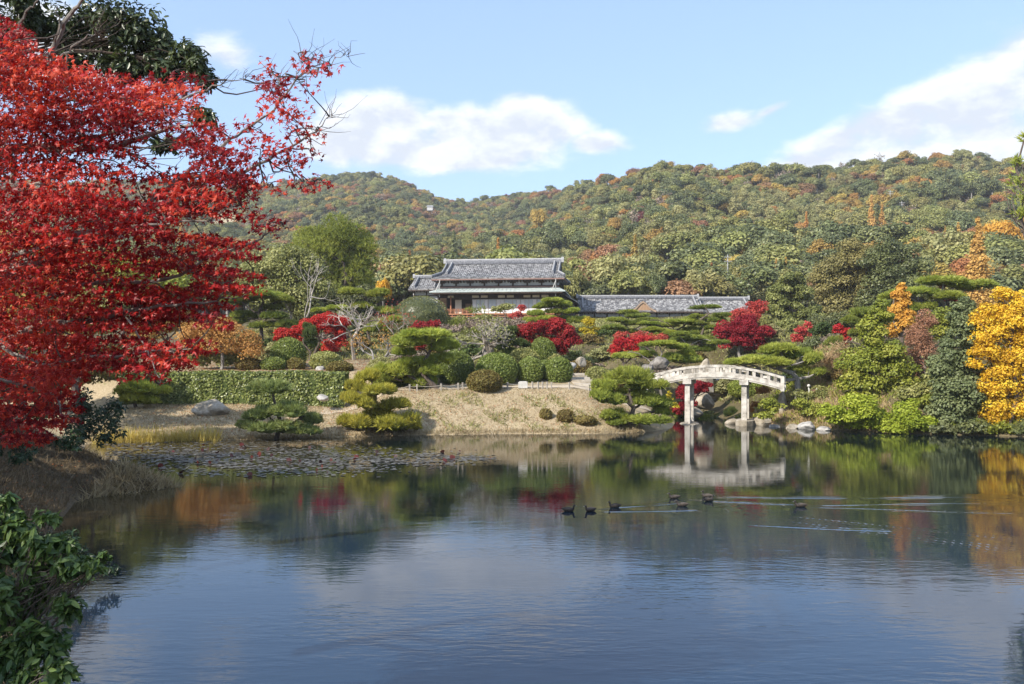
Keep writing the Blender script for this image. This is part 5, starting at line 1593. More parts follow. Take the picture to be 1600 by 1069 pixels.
# ------------------------------------------------------------------ hill forest
def proto(kind_, mat, bark, seed):
    """one hill tree about 6 m across, crown and trunk in one mesh"""
    rs = np.random.RandomState(seed)
    g = Geo()
    if kind_ == 'round':
        for _ in range(10):
            d = rdir(1, rs)[0]; d[2] = abs(d[2]) * .9 - .25
            c = d * np.array([1.9, 1.9, 1.9]) + np.array([0, 0, 3.5])
            r = rs.uniform(1.0, 1.7)
            clump_leaves(g, c, (r, r, r * .8), 330, .37, rs, jit=.28, sub=.5, spread=.55)
        h = 4
    elif kind_ == 'plume':
        for _ in range(12):
            d = rdir(1, rs)[0]
            c = d * np.array([1.8, 1.8, 2.0]) + np.array([0, 0, 4.4])
            clump_leaves(g, c, (.9, .9, 1.1), 190, .37, rs, jit=.28, sub=.6, spread=.6, up=.2)
        h = 4
    elif kind_ == 'cone':
        for k in range(16):
            t = k / 15.0
            for _ in range(5 if t < .6 else (3 if t < .85 else 1)):
                a = rs.rand() * 6.28
                q = 1.7 * (1 - t) ** 1.05
                c = np.array([math.cos(a) * q * .55, math.sin(a) * q * .55, 1.0 + 8.9 * t])
                clump_leaves(g, c, (.16 + q * .46, .16 + q * .46, .60), 70, .34, rs, jit=.5, sub=.55, spread=.6)
        h = 8
    else:
        for s in range(1):
            branching(g, np.array([0, 0, 0.0]), (rs.normal() * .2, rs.normal() * .2, 1), 2.6, .16, 4, rs, .6, .15)
        V = np.concatenate(g.v); n = 260
        P = V[rs.randint(0, len(V), n)] + rs.normal(size=(n, 3)) * .3
        P = P[P[:, 2] > 2.2]
        leaves(g, P, rdir(len(P), rs), .5, *DIAMOND, rs.rand(len(P)), rs, mat=1)
        me = g.mesh('hill_tree', [MATS[bark], MATS[mat]])
        return me
    tg = np.array([[0, 0, -1.5], [.1, 0, 1.5], [0, .1, h]])
    g.tube(tg, [.22, .18, .08], 5, mat=1)
    return g.mesh('hill_tree', [MATS[mat], MATS[bark]])


KINDS_ = [  # name, look, form, leaf, weights near right hill, left hill, small grove
    ('broadleaf_tree', 'dark green round', 'round', 'evergreen_dark', .20, .18),
    ('broadleaf_tree', 'mid green round', 'round', 'evergreen_mid', .24, .24),
    ('broadleaf_tree', 'bluish green round', 'round', 'evergreen_blue', .13, .14),
    ('broadleaf_tree', 'olive green round', 'round', 'olive_leaf', .11, .12),
    ('feathery_tree', 'pale green feathery', 'plume', 'pale_green', .11, .06),
    ('autumn_tree', 'ochre yellow', 'round', 'ochre_leaf', .10, .08),
    ('autumn_tree', 'orange', 'round', 'orange_leaf', .062, .045),
    ('autumn_tree', 'rusty brown', 'round', 'rust_leaf', .075, .13),
    ('autumn_tree', 'purplish plum', 'plume', 'plum_leaf', .006, .006),
    ('thin_tree', 'half-bare greyish brown', 'bare', 'bare_twig', .04, .04),
    ('conifer_tree', 'slender orange', 'cone', 'conifer_orange', .004, .002),
    ('conifer_tree', 'slender dark green', 'cone', 'evergreen_dark', .001, .001),
]


def forest():
    rs = np.random.RandomState(6)
    X, Y = [], []
    y = 152.0
    while y < 740:
        s = 3.8 + 1.2 * min(1, max(0, (y - 170) / 300.0))
        n = int(1.44 * y / s)
        x = (np.arange(n) + .5) / n * 1.44 * y - .72 * y + rs.uniform(-.45, .45, n) * s
        X.append(x); Y.append(np.full(n, y) + rs.uniform(-.45, .45, n) * s)
        y += s
    X = np.concatenate(X); Y = np.concatenate(Y)
    U = X / Y
    keep = Y < ridge_d(U) + 16
    X, Y, U = X[keep], Y[keep], U[keep]
    Z = ground(X, Y)
    PX = 800 + F * U; PY = YH - F * (Z - EYE) / Y
    keep = ~(clearing(PX, PY + 2) | clearing(PX, PY - 8))
    X, Y, U, Z, PX, PY = X[keep], Y[keep], U[keep], Z[keep], PX[keep], PY[keep]
    n = len(X)
    left = 1 - ss(PX + 40 * np.sin(Y * .03), 780, 960)
    W = np.array([[k[4] for k in KINDS_], [k[5] for k in KINDS_]])
    w = W[0] * (1 - left[:, None]) + W[1] * left[:, None]
    # kinds grow in patches
    f1 = np.sin(X * .045 + 1) * np.sin(Y * .05 + 2) + .6 * np.sin(X * .11 + Y * .07)
    f2 = np.sin(X * .06 + 4 + Y * .02) * np.sin(Y * .04 + X * .03)
    w[:, 4] *= np.where((PX > 1120) & (PX < 1310) & (PY > 325) & (PY < 385), 9, np.exp(f2))
    w[:, 5:8] *= np.exp(1.1 * f1)[:, None]
    w[:, :3] *= np.exp(-.5 * f1)[:, None]
    w /= w.sum(1, keepdims=True)
    idx = (w.cumsum(1) > rs.rand(n, 1)).argmax(1)
    idx = np.where((idx >= 10) & (Y > ridge_d(U) * .82), 1, idx)
    var = rs.randint(0, 2, n)
    sc = (.70 + .85 * rs.rand(n) ** 1.5) * (1 + .1 * (Y < 230)) * np.where(idx >= 10, 1.15, 1)
    sc = sc * np.where(idx < 4, 1.0 + .35 * np.clip(np.sin(X * .05 + 2) * np.sin(Y * .045 + 1) + .3, 0, 1), 1.0)
    # a single one for each of the trees that show largest
    sky_px = np.array([300, 600, 640, 680, 690, 885, 895, 1170, 1200, 1290, 1310, 1440, 1460, 1600])
    sky_py = np.array([380, 400, 425, 420, 402, 402, 462, 462, 415, 395, 375, 385, 425, 430])
    top = PY - sc * 6.6 / Y * F
    vis = (PX > 385) & (PX < 1596) & (top < np.interp(PX, sky_px, sky_py) - 5)
    vis &= ~((PX > 445) & (PX < 590) & (PY > 345))
    score = np.where(vis, sc / Y, 0)
    bins = (PX // 50).astype(int)
    single = np.zeros(n, bool)
    for b in np.unique(bins[vis]):
        q = np.where(vis & (bins == b))[0]
        single[q[np.argsort(-score[q])][:10]] = True
    first = {}
    protos = {}
    for i, k in enumerate(KINDS_):
        for v in range(2):
            protos[i, v] = proto(k[2], k[3], 'bark_grey' if k[2] != 'bare' else 'bark_pale', 60 + i * 2 + v)
    rot = rs.rand(n) * 6.28
    wid = rs.uniform(.88, 1.2, n)
    zones = [(600, 'on the left slope beside the round pine'), (690, 'on the slope left of the mansion roof'), (885, 'on the slope above the mansion roof'),
             (1030, 'above the left half of the long wing'), (1200, 'on the slope around the tall utility pole'), (1310, 'on the slope above the olive conifer'),
             (1450, 'on the slope above the big rounded tree'), (1700, 'on the slope above the golden tree')]
    named = {}
    objs = []
    for j in np.where(single)[0]:
        i = idx[j]
        nm, look = KINDS_[i][:2]
        zn = [z for lim, z in zones if PX[j] < lim][0]
        o = link(nm, protos[i, var[j]], None, (X[j], Y[j], Z[j] - .3), (0, 0, rot[j]), (sc[j] * wid[j], sc[j] * wid[j], sc[j]))
        o['category'] = 'tree'; o['group'] = 'trees of the hillside wood'
        named.setdefault((look, zn), []).append((PX[j], top[j], o))
        first.setdefault((i, var[j]), o)
    word = ['first', 'second', 'third', 'fourth', 'fifth', 'sixth', 'seventh', 'eighth', 'ninth', 'tenth', 'eleventh', 'twelfth', 'thirteenth', 'fourteenth', 'fifteenth', 'sixteenth']
    for (look, zn), L in named.items():
        L.sort(key=lambda q: q[0])
        m = len(L)
        for k, (a, b, o) in enumerate(L):
            if m == 1:
                o['label'] = '%s tree %s' % (look, zn)
            elif k == m - 1:
                o['label'] = 'rightmost %s tree %s' % (look, zn)
            elif k == 0:
                o['label'] = 'leftmost %s tree %s' % (look, zn)
            else:
                o['label'] = '%s %s tree from left %s' % (word[min(k, 15)], look, zn)
    # the rest: instances on points, one object
    rest = ~single
    for key in protos:
        if key not in first:                                              # every kind is grown once as a tree of its own
            q = np.where((idx == key[0]) & (var == key[1]) & rest & (PX > 390) & (PX < 1590))[0]
            q = q if len(q) else np.where((idx == key[0]) & (var == key[1]) & rest)[0]
            if not len(q):
                continue
            j = q[np.argmin(Y[q])]
            o = link(KINDS_[key[0]][0], protos[key], None, (X[j], Y[j], Z[j] - .3), (0, 0, rot[j]), (sc[j],) * 3)
            tag(o, '%s tree in the middle of the hillside wood, form %s' % (KINDS_[key[0]][1], ['narrow', 'broad'][key[1]]), 'tree', 'trees of the hillside wood')
            o['label'] = '%s tree %s in the hillside wood' % (KINDS_[key[0]][1], 'standing higher up' if key[1] else 'half hidden')
            rest[j] = False; first[key] = o
    j = np.where(rest)[0]
    me = bpy.data.meshes.new('hill_forest')
    me.vertices.add(len(j))
    me.vertices.foreach_set('co', np.stack([X[j], Y[j], Z[j] - .3], -1).astype(np.float32).ravel())
    code = (idx * 2 + var)[j]
    for nm, ty, val in (('code', 'INT', code.astype(np.int32)), ('spin', 'FLOAT', rot[j].astype(np.float32)), ('size', 'FLOAT', sc[j].astype(np.float32))):
        a = me.attributes.new(nm, ty, 'POINT'); a.data.foreach_set('value', val)
    fo = link('hill_forest', me)
    kind(fo, 'stuff')
    ng = bpy.data.node_groups.new('grow_forest', 'GeometryNodeTree')
    ng.interface.new_socket('Geometry', in_out='INPUT', socket_type='NodeSocketGeometry')
    ng.interface.new_socket('Geometry', in_out='OUTPUT', socket_type='NodeSocketGeometry')
    N = NT(ng)
    gi = N.n('NodeGroupInput'); go = N.n('NodeGroupOutput')

    def attr(nm, ty):
        a = N.n('GeometryNodeInputNamedAttribute', data_type=ty)
        a.inputs['Name'].default_value = nm
        return [s for s in a.outputs if s.enabled and s.name == 'Attribute'][0]
    cs, sp, sz = attr('code', 'INT'), attr('spin', 'FLOAT'), attr('size', 'FLOAT')
    rv = N.n('ShaderNodeCombineXYZ', {2: sp}).outputs[0]
    join = N.n('GeometryNodeJoinGeometry')
    for key, o in first.items():
        cmp_ = N.n('FunctionNodeCompare', data_type='INT', operation='EQUAL')
        ii = [s for s in cmp_.inputs if s.enabled]
        ng.links.new(cs, ii[0]); ii[1].default_value = int(key[0] * 2 + key[1])
        oi = N.n('GeometryNodeObjectInfo', transform_space='ORIGINAL')
        oi.inputs['Object'].default_value = o
        oi.inputs['As Instance'].default_value = True
        ip = N.n('GeometryNodeInstanceOnPoints')
        ng.links.new(gi.outputs[0], ip.inputs['Points'])
        ng.links.new(cmp_.outputs[0], ip.inputs['Selection'])
        ng.links.new(oi.outputs['Geometry'], ip.inputs['Instance'])
        ng.links.new(rv, ip.inputs['Rotation'])
        ng.links.new(sz, ip.inputs['Scale'])
        ng.links.new(ip.outputs[0], join.inputs[0])
    ng.links.new(join.outputs[0], go.inputs[0])
    md = fo.modifiers.new('grow', 'NODES')
    md.node_group = ng
    print('forest', n, 'single', int(single.sum()))


forest()

# trees of note on the slopes
def note(name, label, px, py_base, d, wpx, hpx, form, leaf, seed, group='notable trees on the slopes'):
    x = (px - 800) / F * d
    z = gz(x, d)
    me = proto(form, leaf, 'bark_grey', seed)
    v = np.zeros(len(me.vertices) * 3, np.float32); me.vertices.foreach_get('co', v); v = v.reshape(-1, 3)
    zb = EYE + (YH - py_base) / F * d
    sx = wpx / F * d / np.ptp(v[:, 0])
    sz = (zb + hpx / F * d - z) / v[:, 2].max()
    o = link(name, me, None, (x, d, z), (0, 0, seed), (sx, sx, sz))
    tag(o, label, 'tree', group)


for a in [
    ('conifer_tree', 'tall orange conifer on the right above the flat-topped pine', 1528, 440, 132, 62, 102, 'cone', 'conifer_orange', 1),
    ('conifer_tree', 'left one of the orange conifer pair above the olive conifer', 1213, 445, 165, 20, 42, 'cone', 'conifer_orange', 2),
    ('conifer_tree', 'right one of the orange conifer pair above the olive conifer', 1228, 445, 166, 24, 44, 'cone', 'conifer_orange', 3),
    ('conifer_tree', 'orange conifer left of the tall utility pole', 1112, 465, 160, 28, 55, 'cone', 'orange_leaf', 4),
    ('conifer_tree', 'pale orange small conifer right beside the clearing', 1132, 460, 164, 20, 36, 'cone', 'apricot_leaf', 5),
    ('autumn_tree', 'yellow-orange upright tree on the slope left of the clearing', 992, 425, 200, 34, 60, 'cone', 'ochre_leaf', 6),
    ('conifer_tree', 'pointed orange conifer half way up the right hill', 1362, 350, 270, 26, 46, 'cone', 'conifer_orange', 7),
    ('conifer_tree', 'second pointed orange conifer half way up the right hill', 1378, 358, 272, 24, 40, 'cone', 'conifer_orange', 8),
    ('conifer_tree', 'pale salmon pointed tree right of the feathery grove', 1260, 370, 255, 22, 40, 'cone', 'apricot_leaf', 9),
    ('autumn_tree', 'wide bright orange round tree at the right edge of the hill', 1566, 380, 190, 62, 40, 'round', 'amber_leaf', 10),
    ('autumn_tree', 'orange narrow tree on the slope just left of the mansion', 640, 440, 178, 26, 50, 'cone', 'orange_leaf', 11),
    ('autumn_tree', 'low golden bush-like tree right of the round pine', 598, 452, 142, 26, 18, 'round', 'gold_leaf', 12),
    ('plum_tree', 'dark purple round tree above the mansion roof', 800, 412, 270, 26, 22, 'round', 'plum_leaf', 13),
    ('conifer_tree', 'pale orange conifer above the middle of the mansion roof', 778, 412, 240, 26, 42, 'cone', 'apricot_leaf', 14),
    ('broadleaf_tree', 'round dark evergreen in front of the straw clearing', 1024, 470, 150, 38, 48, 'round', 'evergreen_dark', 15),
    ('broadleaf_tree', 'small round green tree at the foot of the clearing', 1070, 470, 150, 28, 22, 'round', 'evergreen_mid', 16),
    ('broadleaf_tree', 'wide green tree close behind the left part of the long wing', 905, 470, 151, 52, 50, 'round', 'evergreen_mid', 17),
    ('broadleaf_tree', 'mid green tree close behind the long wing, left of the dormer', 945, 470, 152, 50, 46, 'round', 'evergreen_dark', 18),
    ('broadleaf_tree', 'olive tree close behind the dormer of the long wing', 985, 470, 153, 48, 44, 'round', 'olive_leaf', 19),
    ('autumn_tree', 'large pale orange tree on the hill above the mansion right end', 842, 360, 340, 36, 34, 'round', 'ochre_leaf', 20),
]:
    note(*a)

# ------------------------------------------------------------------ ground cover
def blades(name, P, h, w, mat, rs, lean=.5, tint=None):
    g = Geo()
    n = len(P)
    A = np.stack([rs.normal(size=n) * lean, rs.normal(size=n) * lean, np.ones(n)], -1)
    leaves(g, P, rdir(n, rs), h * (.6 + .8 * rs.rand(n)), [[0, -w, 0], [0, w, 0], [1, 0, 0]], [[0, 1, 2]], rs.rand(n) if tint is None else tint, rs, A)
    o = link(name, g.mesh(name, MATS[mat]))
    kind(o, 'stuff')


def scatter(x0, x1, y0, y1, n, rs, cond):
    x = rs.uniform(x0, x1, n); y = rs.uniform(y0, y1, n)
    k = cond(x, y, sd_pond(x, y))
    x, y = x[k], y[k]
    return np.stack([x, y, ground(x, y) - .02], -1)


rs = np.random.RandomState(9)
P = scatter(-26, 8.6, 51, 64, 70000, rs, lambda x, y, s: (s > .05))
blades('straw_grass', P, .17, .10, 'straw', rs, .9)
P = scatter(-26, 8.6, 51, 58.5, 60000, rs, lambda x, y, s: (s > .0) & (s < .5))
blades('shore_grass', P, .30, .06, 'straw', rs, .5)
P = scatter(-24, -17.5, 50.5, 53.5, 5000, rs, lambda x, y, s: (s > -.5) & (s < .6))
blades('yellow_reeds', P, .85, .022, 'reed', rs, .18)
P = scatter(13, 26, 57, 68, 26000, rs, lambda x, y, s: (s > .05) & (s < 6))
blades('bank_grass', P, .34, .07, 'dry_stalk', rs, .7)
P = scatter(-19, -7, 12, 39, 90000, rs, lambda x, y, s: (s > .1) & (s < 7))
blades('mound_grass', P, .28, .05, 'shaded_stalk', rs, .8)
P = scatter(-15, -11, 30.5, 37, 9000, rs, lambda x, y, s: (s > -.25) & (s < 1.2))
blades('spit_grass', P, .5, .04, 'straw', rs, .8)
P = scatter(-32, 34, 70, 128, 70000, rs, lambda x, y, s: (s > 1.5) & ((x > -9) | (y > 77)) & ~((x > 4) & (x < 6.6) & (y < 75)))
blades('garden_undergrowth', P, .34, .16, 'olive_leaf', rs, .9)
P = scatter(17, 36, 55, 70, 16000, rs, lambda x, y, s: (s > .2))
blades('bank_undergrowth', P, .36, .13, 'yellow_green', rs, .8)
P = scatter(-30, -4, 66, 78, 9000, rs, lambda x, y, s: (s > 2)); P[:, 2] += .05
g = Geo(); leaves(g, P, rdir(len(P), rs) * .3 + np.array([0, 0, 1]), .14, *DIAMOND, rs.rand(len(P)), rs)
kind(link('fallen_leaves', g.mesh('fallen_leaves', MATS['fallen_leaf'])), 'stuff')

P = scatter(-7, 8.4, 56.5, 62.5, 9000, rs, lambda x, y, s: (s > .3) & (np.sin(x * 1.1 + 2) * np.sin(y * 1.4) + .5 * np.sin(x * 3.1 + y * 2) + rs.rand(len(x)) * .8 > .75))
blades('bank_weeds', P, .26, .12, 'olive_leaf', rs, .8)
P = scatter(-24, 8.4, 52, 63, 2600, rs, lambda x, y, s: (s > .2)); P[:, 2] += .09
g = Geo(); leaves(g, P, rdir(len(P), rs) * .4 + np.array([0, -.2, 1]), .12, *DIAMOND, rs.rand(len(P)), rs)
kind(link('bank_leaf_litter', g.mesh('bank_leaf_litter', MATS['fallen_leaf'])), 'stuff')
P = scatter(-18, -7, 14, 38, 3500, rs, lambda x, y, s: (s > .3) & (s < 7)); P[:, 2] += .10
g = Geo(); leaves(g, P, rdir(len(P), rs) * .4 + np.array([0, -.2, 1]), .08, *DIAMOND, rs.rand(len(P)), rs)
kind(link('mound_leaf_litter', g.mesh('mound_leaf_litter', MATS['fallen_leaf'])), 'stuff')

# water lilies: flat floating pads, a few dead red ones standing up
def lilies():
    rs = np.random.RandomState(14)
    n = 17000
    px = rs.uniform(165, 775, n); py = rs.uniform(688, 746, n)
    ctr = np.interp(px, [165, 300, 450, 600, 775], [704, 712, 718, 718, 716])
    wid = np.interp(px, [165, 300, 450, 600, 775], [13, 22, 23, 13, 4])
    den = np.exp(-((py - ctr) / wid) ** 2 * 1.1) * (.55 + .45 * np.sin(px * .06 + py * .5) * np.sin(py * .9 + px * .02))
    k = rs.rand(n) < den
    px, py = px[k], py[k]
    d = F * EYE / (py - YH); x = (px - 800) / F * d
    k = sd_pond(x, d) < -.1
    x, d = x[k], d[k]
    n = len(x)
    a = np.arange(9) / 9 * 2 * math.pi * .93
    T = np.stack([np.cos(a), np.sin(a), np.full(9, .0)], -1)
    g = Geo()
    P = np.stack([x, d, np.full(n, .018) + .012 * rs.rand(n)], -1)
    leaves(g, P, np.array([0, 0, 1.0]) + rs.normal(size=(n, 3)) * .06, .05 + .075 * rs.rand(n), T, [list(range(9))], rs.rand(n), rs)
    kind(link('water_lilies', g.mesh('water_lilies', MATS['lily'])), 'stuff')
    g = Geo()
    m = 45
    q = rs.randint(0, n, m)
    P = np.stack([x[q] + rs.normal(size=m) * .3, d[q] + rs.normal(size=m) * .3, np.full(m, .07)], -1)
    leaves(g, P, rdir(m, rs) + np.array([0, -.6, .4]), .07 + .09 * rs.rand(m), T * np.array([1, .8, 1]) + np.array([0, 0, .1]) * (T[:, :1] ** 2), [list(range(9))], rs.rand(m), rs)
    kind(link('dead_lily_leaves', g.mesh('dead_lily_leaves', MATS['dead_lily'])), 'stuff')


lilies()

# ------------------------------------------------------------------ ducks
def duck(px, py, face, yaw, label, i):
    x, d = wpt(px, py)
    r = thing('duck', label, 'duck', (x, d, 0), math.radians(yaw + (180 if face < 0 else 0)), 'ducks on the pond')
    r.scale = (.82,) * 3
    g = Geo()
    spine = np.array([(-.30, 0, .115), (-.24, 0, .09), (-.16, 0, .065), (-.05, 0, .055), (.06, 0, .06), (.13, 0, .075), (.165, 0, .115), (.180, 0, .165), (.188, 0, .205), (.205, 0, .228), (.235, 0, .226), (.255, 0, .216)])
    if i == 6:
        spine[6:, 0] -= np.array([.01, .03, .05, .05, .05, .05]); spine[6:, 2] += .03
    rad = np.array([(.012, .008), (.050, .028), (.095, .062), (.118, .082), (.105, .082), (.075, .072), (.047, .050), (.036, .036), (.036, .036), (.044, .042), (.034, .030), (.014, .012)])
    g.tube(spine, rad, 12, tint=.4)
    body = link('body', g.mesh('body', MATS['duck_brown'], True), r)
    b = Geo()
    o = spine[-1]
    b.tube([o + np.array([-.012, 0, 0]), o + np.array([.025, 0, -.008]), o + np.array([.055, 0, -.012])], np.array([[.015, .013], [.016, .008], [.010, .004]]), 8)
    link('bill', b.mesh('bill', MATS['duck_bill'], True), r)
    for s in (-1, 1):
        w = Geo()
        w.tube([(.08, s * .088, .085), (0, s * .112, .095), (-.12, s * .092, .105), (-.25, s * .035, .118)], np.array([[.014, .040], [.018, .055], [.014, .045], [.004, .008]]), 8, tint=.9)
        link('wing', w.mesh('wing', MATS['duck_brown'], True), r)
    f = Geo(); v, fc = ICO2
    for s in (-1, 1):
        f.add(v * .0065 + np.array([spine[9][0] + .014, s * .041, spine[9][2] + .012]), fc)
    link('eyes', f.mesh('eyes', MATS['duck_bill']), r)


DL = ['leftmost dark duck, swimming away from the others to the right', 'dark duck second from the left, turned towards the camera', 'dark duck third from the left, heading left with a wake',
      'upper of the two middle ducks, heading left', 'lower of the two middle ducks, heading left', 'front duck of the close pair', 'rear duck of the close pair, neck raised', 'lone dark duck furthest right']
for i, (px, py, f_, yw) in enumerate(DUCKS):
    duck(px, py, f_, yw, DL[i], i)

# ------------------------------------------------------------------ near left bank: maple, evergreen, camellia, dark shrubs
def leaf_parts(parent, me, P, Nn, S, rs, n):
    """single leaves as parts that share one mesh"""
    for k in range(n):
        nn = Vector(Nn[k]).normalized()
        q = nn.to_track_quat('Z', 'Y') @ Matrix.Rotation(rs.rand() * 6.28, 3, 'Z').to_quaternion()
        o = bpy.data.objects.new('leaf', me)
        COL.objects.link(o)
        o.parent = parent
        o.location = P[k]; o.rotation_mode = 'QUATERNION'; o.rotation_quaternion = q; o.scale = (S[k],) * 3


def one_leaf(tm, mat):
    g = Geo(); g.add(tm[0], tm[1] if len(set(map(len, tm[1]))) == 1 else tm[1], .55)
    return g.mesh('leaf', MATS[mat])


def big_maple():
    rs = np.random.RandomState(21)
    o = np.array([-8.6, 10.2, gz(-8.6, 10.2)])
    r = thing('red_maple', 'big crimson maple filling the left foreground, branches reaching over the pond', 'tree', o)
    br = [
        ([(-360, 560), (-300, 420), (-240, 300), (-160, 220)], 10.2, 10.2, .20, .12),
        ([(-160, 220), (-60, 160), (30, 124), (75, 101), (84, 70), (115, 17), (135, -10)], 10.2, 9.3, .06, .012),
        ([(75, 101), (110, 80), (130, 60), (150, 50)], 9.6, 9.3, .014, .004),
        ([(84, 70), (95, 40), (90, 10)], 9.5, 9.2, .014, .004),
        ([(-200, 260), (-60, 245), (52, 229), (110, 235), (182, 231), (217, 217), (266, 200), (300, 196)], 10.2, 9.2, .07, .010),
        ([(52, 229), (110, 222), (154, 215), (189, 200), (217, 178), (266, 161), (332, 136), (381, 124)], 9.9, 9.1, .035, .004),
        ([(-300, 420), (-120, 470), (30, 420), (115, 371), (168, 360), (210, 336), (266, 311), (315, 304)], 10.2, 9.0, .10, .014),
        ([(210, 336), (245, 308), (290, 273), (371, 276), (434, 241), (490, 210), (514, 182)], 9.5, 9.0, .035, .003),
        ([(290, 273), (330, 240), (371, 213), (420, 178), (465, 122), (505, 105), (540, 84)], 9.3, 8.9, .022, .003),
        ([(420, 178), (440, 150), (430, 120), (405, 95)], 9.1, 9.0, .010, .003),
        ([(465, 122), (470, 105), (468, 85)], 9.0, 9.0, .006, .002),
        ([(-200, 330), (-60, 310), (14, 297), (25, 262), (18, 245)], 10.2, 9.4, .05, .02),
        ([(-60, 315), (17, 290), (52, 290), (105, 270), (147, 248)], 9.8, 9.2, .03, .008),
        ([(-300, 440), (-150, 430), (0, 406), (75, 385), (156, 364)], 10.2, 9.0, .06, .012),
        ([(156, 364), (230, 350), (330, 345), (375, 300), (430, 290), (510, 284)], 9.0, 8.7, .014, .003),
        ([(-300, 480), (-150, 520), (0, 538), (60, 508), (150, 500), (240, 480), (340, 470)], 10.2, 8.8, .07, .008),
        ([(60, 470), (150, 440), (270, 439), (330, 400), (375, 385), (420, 367), (448, 345)], 9.2, 8.8, .026, .004),
        ([(0, 538), (60, 570), (140, 560), (220, 550), (300, 545)], 9.0, 8.6, .022, .004),
        ([(-150, 520), (-60, 590), (30, 600), (90, 620), (100, 660)], 9.4, 8.4, .03, .005),
        ([(-60, 160), (20, 60), (40, 20), (60, 0)], 9.8, 9.3, .03, .006),
        ([(200, 500), (240, 560), (250, 600)], 8.8, 8.6, .012, .004),
    ]
    tg = Geo()
    nodes = []
    for pts, d0, d1, r0, r1 in br:
        t = np.linspace(0, 1, len(pts))
        P = np.array([at(a, b, d0 + (d1 - d0) * k) for (a, b), k in zip(pts, t)])
        u = np.linspace(0, 1, len(pts) * 4)
        P = np.stack([np.interp(u, t, P[:, i]) for i in range(3)], -1)
        P[1:-1] = (P[:-2] + 2 * P[1:-1] + P[2:]) / 4
        P[1:-1] += rs.normal(size=(len(P) - 2, 3)) * .012
        tg.tube(P - o, r0 + (r1 - r0) * u, 7 if r0 > .03 else 5, tint=.2 + .6 * rs.rand(), cap=False)
        nodes.append(P)
    nodes[0][0, 2] = min(nodes[0][0, 2], o[2] - .2)
    tg.tube([np.array([0, 0, -.3]), nodes[0][0] - o], [.26, .2], 8)
    nodes = np.concatenate(nodes)
    B = [(12, 78, 44, 54), (10, 140, 90, 70), (100, 150, 80, 50), (185, 150, 70, 32), (255, 152, 60, 24), (310, 132, 26, 13, .5), (50, 225, 90, 46), (150, 205, 75, 34), (230, 178, 55, 18),
         (110, 285, 90, 40), (195, 262, 52, 26, .6), (315, 218, 45, 26), (352, 258, 52, 30), (295, 290, 66, 28), (415, 232, 44, 22, .55), (450, 172, 46, 16, .7), (428, 135, 26, 18, .8), (425, 110, 14, 14, .6), (475, 128, 26, 12, .4), (480, 104, 30, 14, .55), (512, 96, 20, 8, .5), (495, 205, 18, 8, .5),
         (476, 285, 26, 8, .8), (420, 290, 40, 12, .5), (20, 330, 70, 50), (110, 345, 90, 42), (215, 335, 80, 32), (310, 318, 60, 26), (55, 415, 90, 46), (165, 415, 100, 40), (275, 395, 80, 34), (360, 388, 50, 20, .8),
         (415, 352, 30, 16, .6), (345, 435, 55, 24), (55, 495, 90, 42), (175, 485, 100, 36), (280, 475, 80, 32), (335, 500, 34, 14, .7), (75, 555, 85, 36), (185, 548, 80, 32), (262, 556, 50, 24), (298, 540, 32, 16, .7),
         (40, 612, 66, 36), (88, 592, 36, 34), (35, 660, 68, 34), (95, 640, 24, 30), (225, 582, 46, 14, .7), (395, 455, 30, 10, .4), (370, 290, 40, 20, .7), (380, 330, 40, 14, .6), (460, 205, 26, 12, .6),
         (-170, 340, 110, 100, .7), (-60, 300, 100, 160, .5), (-60, 560, 80, 120, .5), (-70, 100, 80, 120, .5), (265, 130, 30, 12, .5), (115, 122, 55, 14, .8), (395, 200, 30, 16, .4), (488, 232, 18, 9, .5), (455, 245, 34, 16, .6), (505, 283, 14, 8, .7), (330, 195, 20, 12, .4)]
    g = Geo()
    LP, LN, LS = [], [], []
    tw = Geo()
    for b in B:
        px, py, rx, ry = b[:4]
        dens = b[4] if len(b) > 4 else 1.0
        for layer in range(3 if dens >= .8 else 2):
            d = ([8.6, 9.4, 10.4] if px > -100 else [7.3, 8.2, 9.2])[layer] + rs.normal() * .25
            c = at(px + rs.normal() * rx * .12, py + rs.normal() * ry * .12, d)
            R = np.array([rx / F * d, max(.4, .8 * rx / F * d), ry / F * d])
            n = int(dens * 3.14 * R[0] * R[2] * 830)
            # thin tilted sprays: leaves lie in a few sheets inside the clump
            ns = max(2, int(ry / 10))
            sh = rs.randint(0, ns, n)
            sz = (np.arange(ns) + .5) / ns * 1.8 - .9
            q = rs.rand(n) ** .5
            a = rs.rand(n) * 6.28
            lx = np.cos(a) * q; ly = np.sin(a) * q
            lz = np.clip(sz[sh] + .30 * rs.normal(size=n) / ns - .25 * (q ** 2) * .8, -1.15, 1)
            wob = np.sqrt(np.clip(1 - lz ** 2 * .7, .2, 1))
            P = c + np.stack([lx * wob, ly, lz], -1) * R
            Nn = np.array([-.30, -.55, .55]) + rs.normal(size=(n, 3)) * .5
            S = .088 * (.75 + .5 * rs.rand(n))
            tn = np.clip(.38 + .32 * rs.normal() + .25 * rs.normal(size=n), 0, 1)
            leaves(g, P - o, Nn, S, *MAPLE, tn, rs)
            if layer < 2 and n > 20:
                k = rs.choice(n, min(n, 14), replace=False)
                LP.append(P[k] - o + rs.normal(size=(len(k), 3)) * .03); LN.append(Nn[k]); LS.append(S[k] * 1.08)
            m = nodes[np.argmin(((nodes - c) ** 2).sum(1))]
            if np.linalg.norm(m - c) < 1.6:
                limb(tw, m - o, c - o, .010, .004, rs, .08, sides=4)
                for k in range(2):
                    e = P[rs.randint(0, n)] if n else c
                    limb(tw, c + (m - c) * rs.rand() * .5 - o, e - o, .005, .002, rs, .08, n=4, sides=3)
